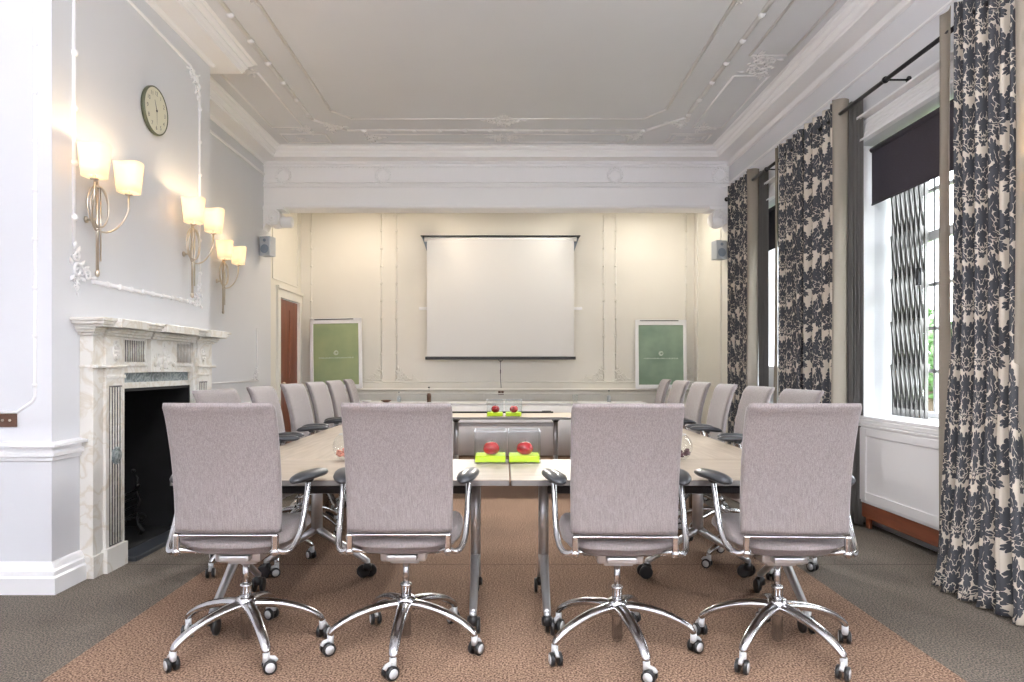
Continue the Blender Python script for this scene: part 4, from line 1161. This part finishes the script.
# small bowls
for (x, y, lab, mt) in ((-.865, 3.86, 'round glass bowl of pink petals beside the second front chair', 'pinkp'), (.955, 3.84, 'round glass bowl of dark petals beside the third front chair', 'dgreen')):
    t = empty('glass_bowl', (x, y, .731)); tag(t, lab, 'bowl', 'round glass bowls on the tables')
    prof = [(.030, .0), (.034, .003)]
    for i in range(9): a_ = R(-55+i*13.5); prof.append((.092*math.cos(a_), .076+.085*math.sin(a_)))
    MB().lathe(prof, n=28, cap=False).build('bowl', 'clear', t)
    tr = [( .092*math.cos(R(53))*math.cos(2*PI*q/28), .092*math.cos(R(53))*math.sin(2*PI*q/28), .144) for q in range(28)]
    MB().tube(tr, .0022, 6, closed=True).build('rim', 'speaker', t)
    m = MB(); rn = random.Random(5)
    for q in range(46):
        a_ = rn.random()*2*PI; r_ = .07*math.sqrt(rn.random()); m.ball((x+r_*math.cos(a_), y+r_*math.sin(a_), .731+.022+.03*rn.random()+.1*r_), .014, 6, 4, (1, .7, .4), Matrix.Rotation(rn.random()*3, 3, 'X'))
    tag(m.build('petals', mt), 'dried petals filling ' + lab.split(' of ')[0].replace('round', 'the round') + (' by the second front chair' if x < 0 else ' by the third front chair'), 'petals', None, 'stuff')
# bottles, glasses and dishes on the serving table
def bottle(px, d, h, r, label, glass=True):
    x = (px-504)*d/690; t = empty('bottle', (x, d, .751)); tag(t, label, 'bottle', 'bottles on the side table')
    MB().lathe([(r*.9, 0), (r, .01), (r, h*.45), (r*.75, h*.6), (r*.35, h*.75), (r*.32, h*.93)], n=18).build('body', 'clear', t)
    MB().lathe([(r*.8, .004), (r*.85, h*.45), (r*.6, h*.58)], n=14).build('contents', 'speaker' if glass else 'brownleather', t)
    MB().lathe([(r*.38, h*.92), (r*.38, h)], n=12).build('cap', 'darkmetal', t)
bottle(429, 9.75, .22, .036, 'tall amber water bottle on the side table, left of the screen cord', False)
bottle(399, 9.75, .15, .03, 'short clear bottle on the side table near the left leaf moulding')
bottle(609, 9.75, .17, .032, 'clear bottle on the side table under the right leaf moulding')
def tumbler(px, d, label):
    x = (px-504)*d/690; o = MB().lathe([(.03, 0), (.034, .004), (.04, .11), (.037, .11), (.031, .008), (.001, .008)], n=20).build('tumbler', 'clear'); o.location = (x, d, .751)
    tag(o, label, 'glass', 'glasses on the side table')
for px, l in ((575, 'tumbler on the side table, directly right of the screen edge'),): tumbler(px, 9.75, l)
for px, l in ((366, 'small white dish on the side table, left of the bottles'), (386, 'small dark dish on the side table beside the short bottle')):
    o = MB().lathe([(.03, 0), (.07, .02), (.075, .03), (.06, .02), (.001, .012)], n=20).build('dish', 'whitef' if px == 366 else 'brownleather'); o.location = ((px-504)*9.75/690, 9.75, .751); tag(o, l, 'dish')
# black cable tray at the rear of the far table
t = empty('cable_tray', (-.02, 7.80, .731)); tag(t, 'long flat black cable tray on the rear edge of the far table', 'tray')
MB().bbox((0, 0, .009), (1.15, .07, .018), .004).build('tray_body', 'black', t); MB().bbox((.5, 0, .021), (.10, .05, .008), .002).build('lid', 'darkmetal', t)

# ------------------------------------------------------------------ outside: lawn and trees seen through the panes
struct(MB().box(3.6, 40, -25, 35, -.9, -.8).build('lawn', 'grass'), 'green lawn outside the windows', 'lawn')
for i, (x, y, h, lab) in enumerate(((9.5, 15.5, 3.1, 'leafy tree outside, seen through the near window'), (12, 9, 3.4, 'leafy tree outside beyond the near curtain'), (13, 22, 4.0, 'leafy tree outside towards the far end'))):
    t = empty('tree', (x, y, -.8)); tag(t, lab, 'tree', 'trees outside the windows')
    MB().tube([(0, 0, 0), (.1, 0, h*.5), (0, .1, h*.8)], [.18, .12, .06], 8).build('trunk', 'bark', t)
    m = MB(); rn = random.Random(i)
    for q in range(420):
        a_ = rn.random()*2*PI; e_ = rn.uniform(-1, 1); r_ = (.6+.4*rn.random())*h*.36
        m.ball((r_*math.cos(a_)*math.sqrt(1-e_*e_), r_*math.sin(a_)*math.sqrt(1-e_*e_), h*.72+e_*r_*.8), .13, 5, 3, (1, .6, .35), Matrix.Rotation(rn.random()*6, 3, 'X') @ Matrix.Rotation(rn.random()*6, 3, 'Y'))
    m.build('crown', 'leaf', t)

# ------------------------------------------------------------------ light
w = bpy.data.worlds.new('World'); sc.world = w; w.use_nodes = True
bg = w.node_tree.nodes['Background']; bg.inputs['Color'].default_value = (.93, .965, 1.0, 1); bg.inputs['Strength'].default_value = 12.0
def area(name, loc, rot, sx, sy, e, c=(1, 1, 1), portal=False, spread=None):
    l = bpy.data.lights.new(name, 'AREA'); l.shape = 'RECTANGLE'; l.size = sx; l.size_y = sy; l.energy = e; l.color = c
    if portal: l.cycles.is_portal = True
    if spread: l.spread = R(spread)
    o = bpy.data.objects.new(name, l); col.objects.link(o); o.location = loc; o.rotation_euler = rot; return o
for i, (a, c) in enumerate(OPEN):
    area('window_portal', (XR+.47, (a+c)/2, (WZ0+WZ1)/2), (0, R(90), 0), WZ1-WZ0-.1, c-a-.1, 1, portal=True)
def point(name, loc, e, c, r=.03):
    l = bpy.data.lights.new(name, 'POINT'); l.energy = e; l.color = c; l.shadow_soft_size = r
    o = bpy.data.objects.new(name, l); col.objects.link(o); o.location = loc; return o
for p in SL: point('sconce_bulb_light', p, 2.4, (1, .74, .42), .02)

# recessed downlights in the alcove ceiling (real fittings)
DL = [(-2.1, 9.35), (-.95, 9.35), (.95, 9.35), (2.1, 9.35)]
for i, (x, y) in enumerate(DL):
    t = empty('downlight', (x, y, 3.62)); tag(t, 'recessed alcove downlight, %s from the left' % ['first', 'second', 'third', 'fourth'][i], 'downlight', 'alcove downlights')
    MB().lathe([(.065, -.012), (.075, -.004), (.075, .0)], n=24, cap=False).build('rim', 'whitef', t)
    MB().lathe([(.05, -.006), (.05, -.004)], n=20).build('lens', BULB, t)
    area('downlight_glow', (x, y, 3.60), (0, 0, 0), .10, .10, 10, (1, .84, .64) if x < -.5 else (1, .93, .78))
for i, x in enumerate((-1.0, 1.0)):  # spots added out of sight to brighten the floor between the tables
    loc = Vector((x, 9.48, 3.46)); tgt = Vector((x*.4, 5.2, 0)); dr_ = (tgt-loc).to_track_quat('-Z', 'Y').to_euler()
    t = empty('fill_spotlight', loc); tag(t, 'unseen fill spotlight added behind the beam, on the %s' % ('left' if i == 0 else 'right'), 'spotlight', 'added fill spotlights behind the beam'); t.rotation_euler = dr_
    MB().lathe([(.06, -.02), (.065, -.02), (.065, .10), (.02, .14)], n=20, cap=False).build('housing', 'whitef', t); MB().lathe([(.058, .0), (.058, .004)], n=20).build('lens', BULB, t)
    l = bpy.data.lights.new('fill_spot_beam', 'SPOT'); l.energy = 420; l.spot_size = R(75); l.spot_blend = .9; l.shadow_soft_size = .06; l.color = (1, .95, .88)
    o = bpy.data.objects.new('fill_spot_beam', l); col.objects.link(o); o.location = loc+(tgt-loc).normalized()*.03; o.rotation_euler = dr_
# two unseen fill panels added to brighten the viewer's half of the room
for i, y in enumerate((-2.2, .6)):
    t = empty('ceiling_fill_panel', (0, y, ZC-.10)); tag(t, 'unseen square fill panel added on the ceiling, %s the viewer' % ('behind' if i == 0 else 'above'), 'ceiling light', 'added ceiling fill panels')
    MB().box(-.7, .7, -.7, .7, .02, .10).build('housing', 'whitef', t); MB().box(-.66, .66, -.66, .66, .008, .02).build('diffuser', mat('lit diffuser', (1, 1, 1), .5, emit=(1, .98, .95), es=4), t)
    area('ceiling_fill_glow', (0, y, ZC-.11), (0, 0, 0), 1.3, 1.3, 40, (1, .975, .95))

for i, x in enumerate((-1.2, 1.2)):  # unseen uplighters added as fill to brighten the ceiling
    t = empty('fill_uplighter', (x, -1.2, 0)); tag(t, 'unseen white uplighter added as fill behind the viewer, on the %s' % ('left' if x < 0 else 'right'), 'fill lamp', 'added fill uplighters')
    MB().lathe([(.15, 0), (.15, .02), (.02, .03)], n=24).build('base', 'whitef', t); MB().tube([(0, 0, .02), (0, 0, 1.9)], .012, 10).build('pole', 'whitef', t)
    MB().lathe([(.03, 1.9), (.20, 2.0), (.21, 2.0), (.03, 1.89)], n=28, cap=False).build('bowl', 'whitef', t)
    area('fill_uplighter_glow', (x, -1.2, 2.02), (R(180), 0, 0), .3, .3, 210, (.97, .98, 1))
# ------------------------------------------------------------------ camera
cam = bpy.data.cameras.new('Camera'); co = bpy.data.objects.new('Camera', cam); col.objects.link(co)
co.location = (0, 0, 1.25); co.rotation_euler = (R(90), 0, 0)
cam.sensor_width = 36; cam.lens = 690/1024*36; cam.shift_x = 8/1024; cam.shift_y = 26/1024; cam.clip_start = .05
sc.camera = co
sc.view_settings.view_transform = 'Standard'; sc.view_settings.look = 'None'; sc.view_settings.gamma = 1; sc.view_settings.use_curve_mapping = False
sc.view_settings.exposure = .48
sc.cycles.max_bounces = 10; sc.cycles.diffuse_bounces = 6; sc.cycles.transparent_max_bounces = 16
sc.cycles.caustics_reflective = False; sc.cycles.caustics_refractive = False
sc.cycles.use_denoising = True
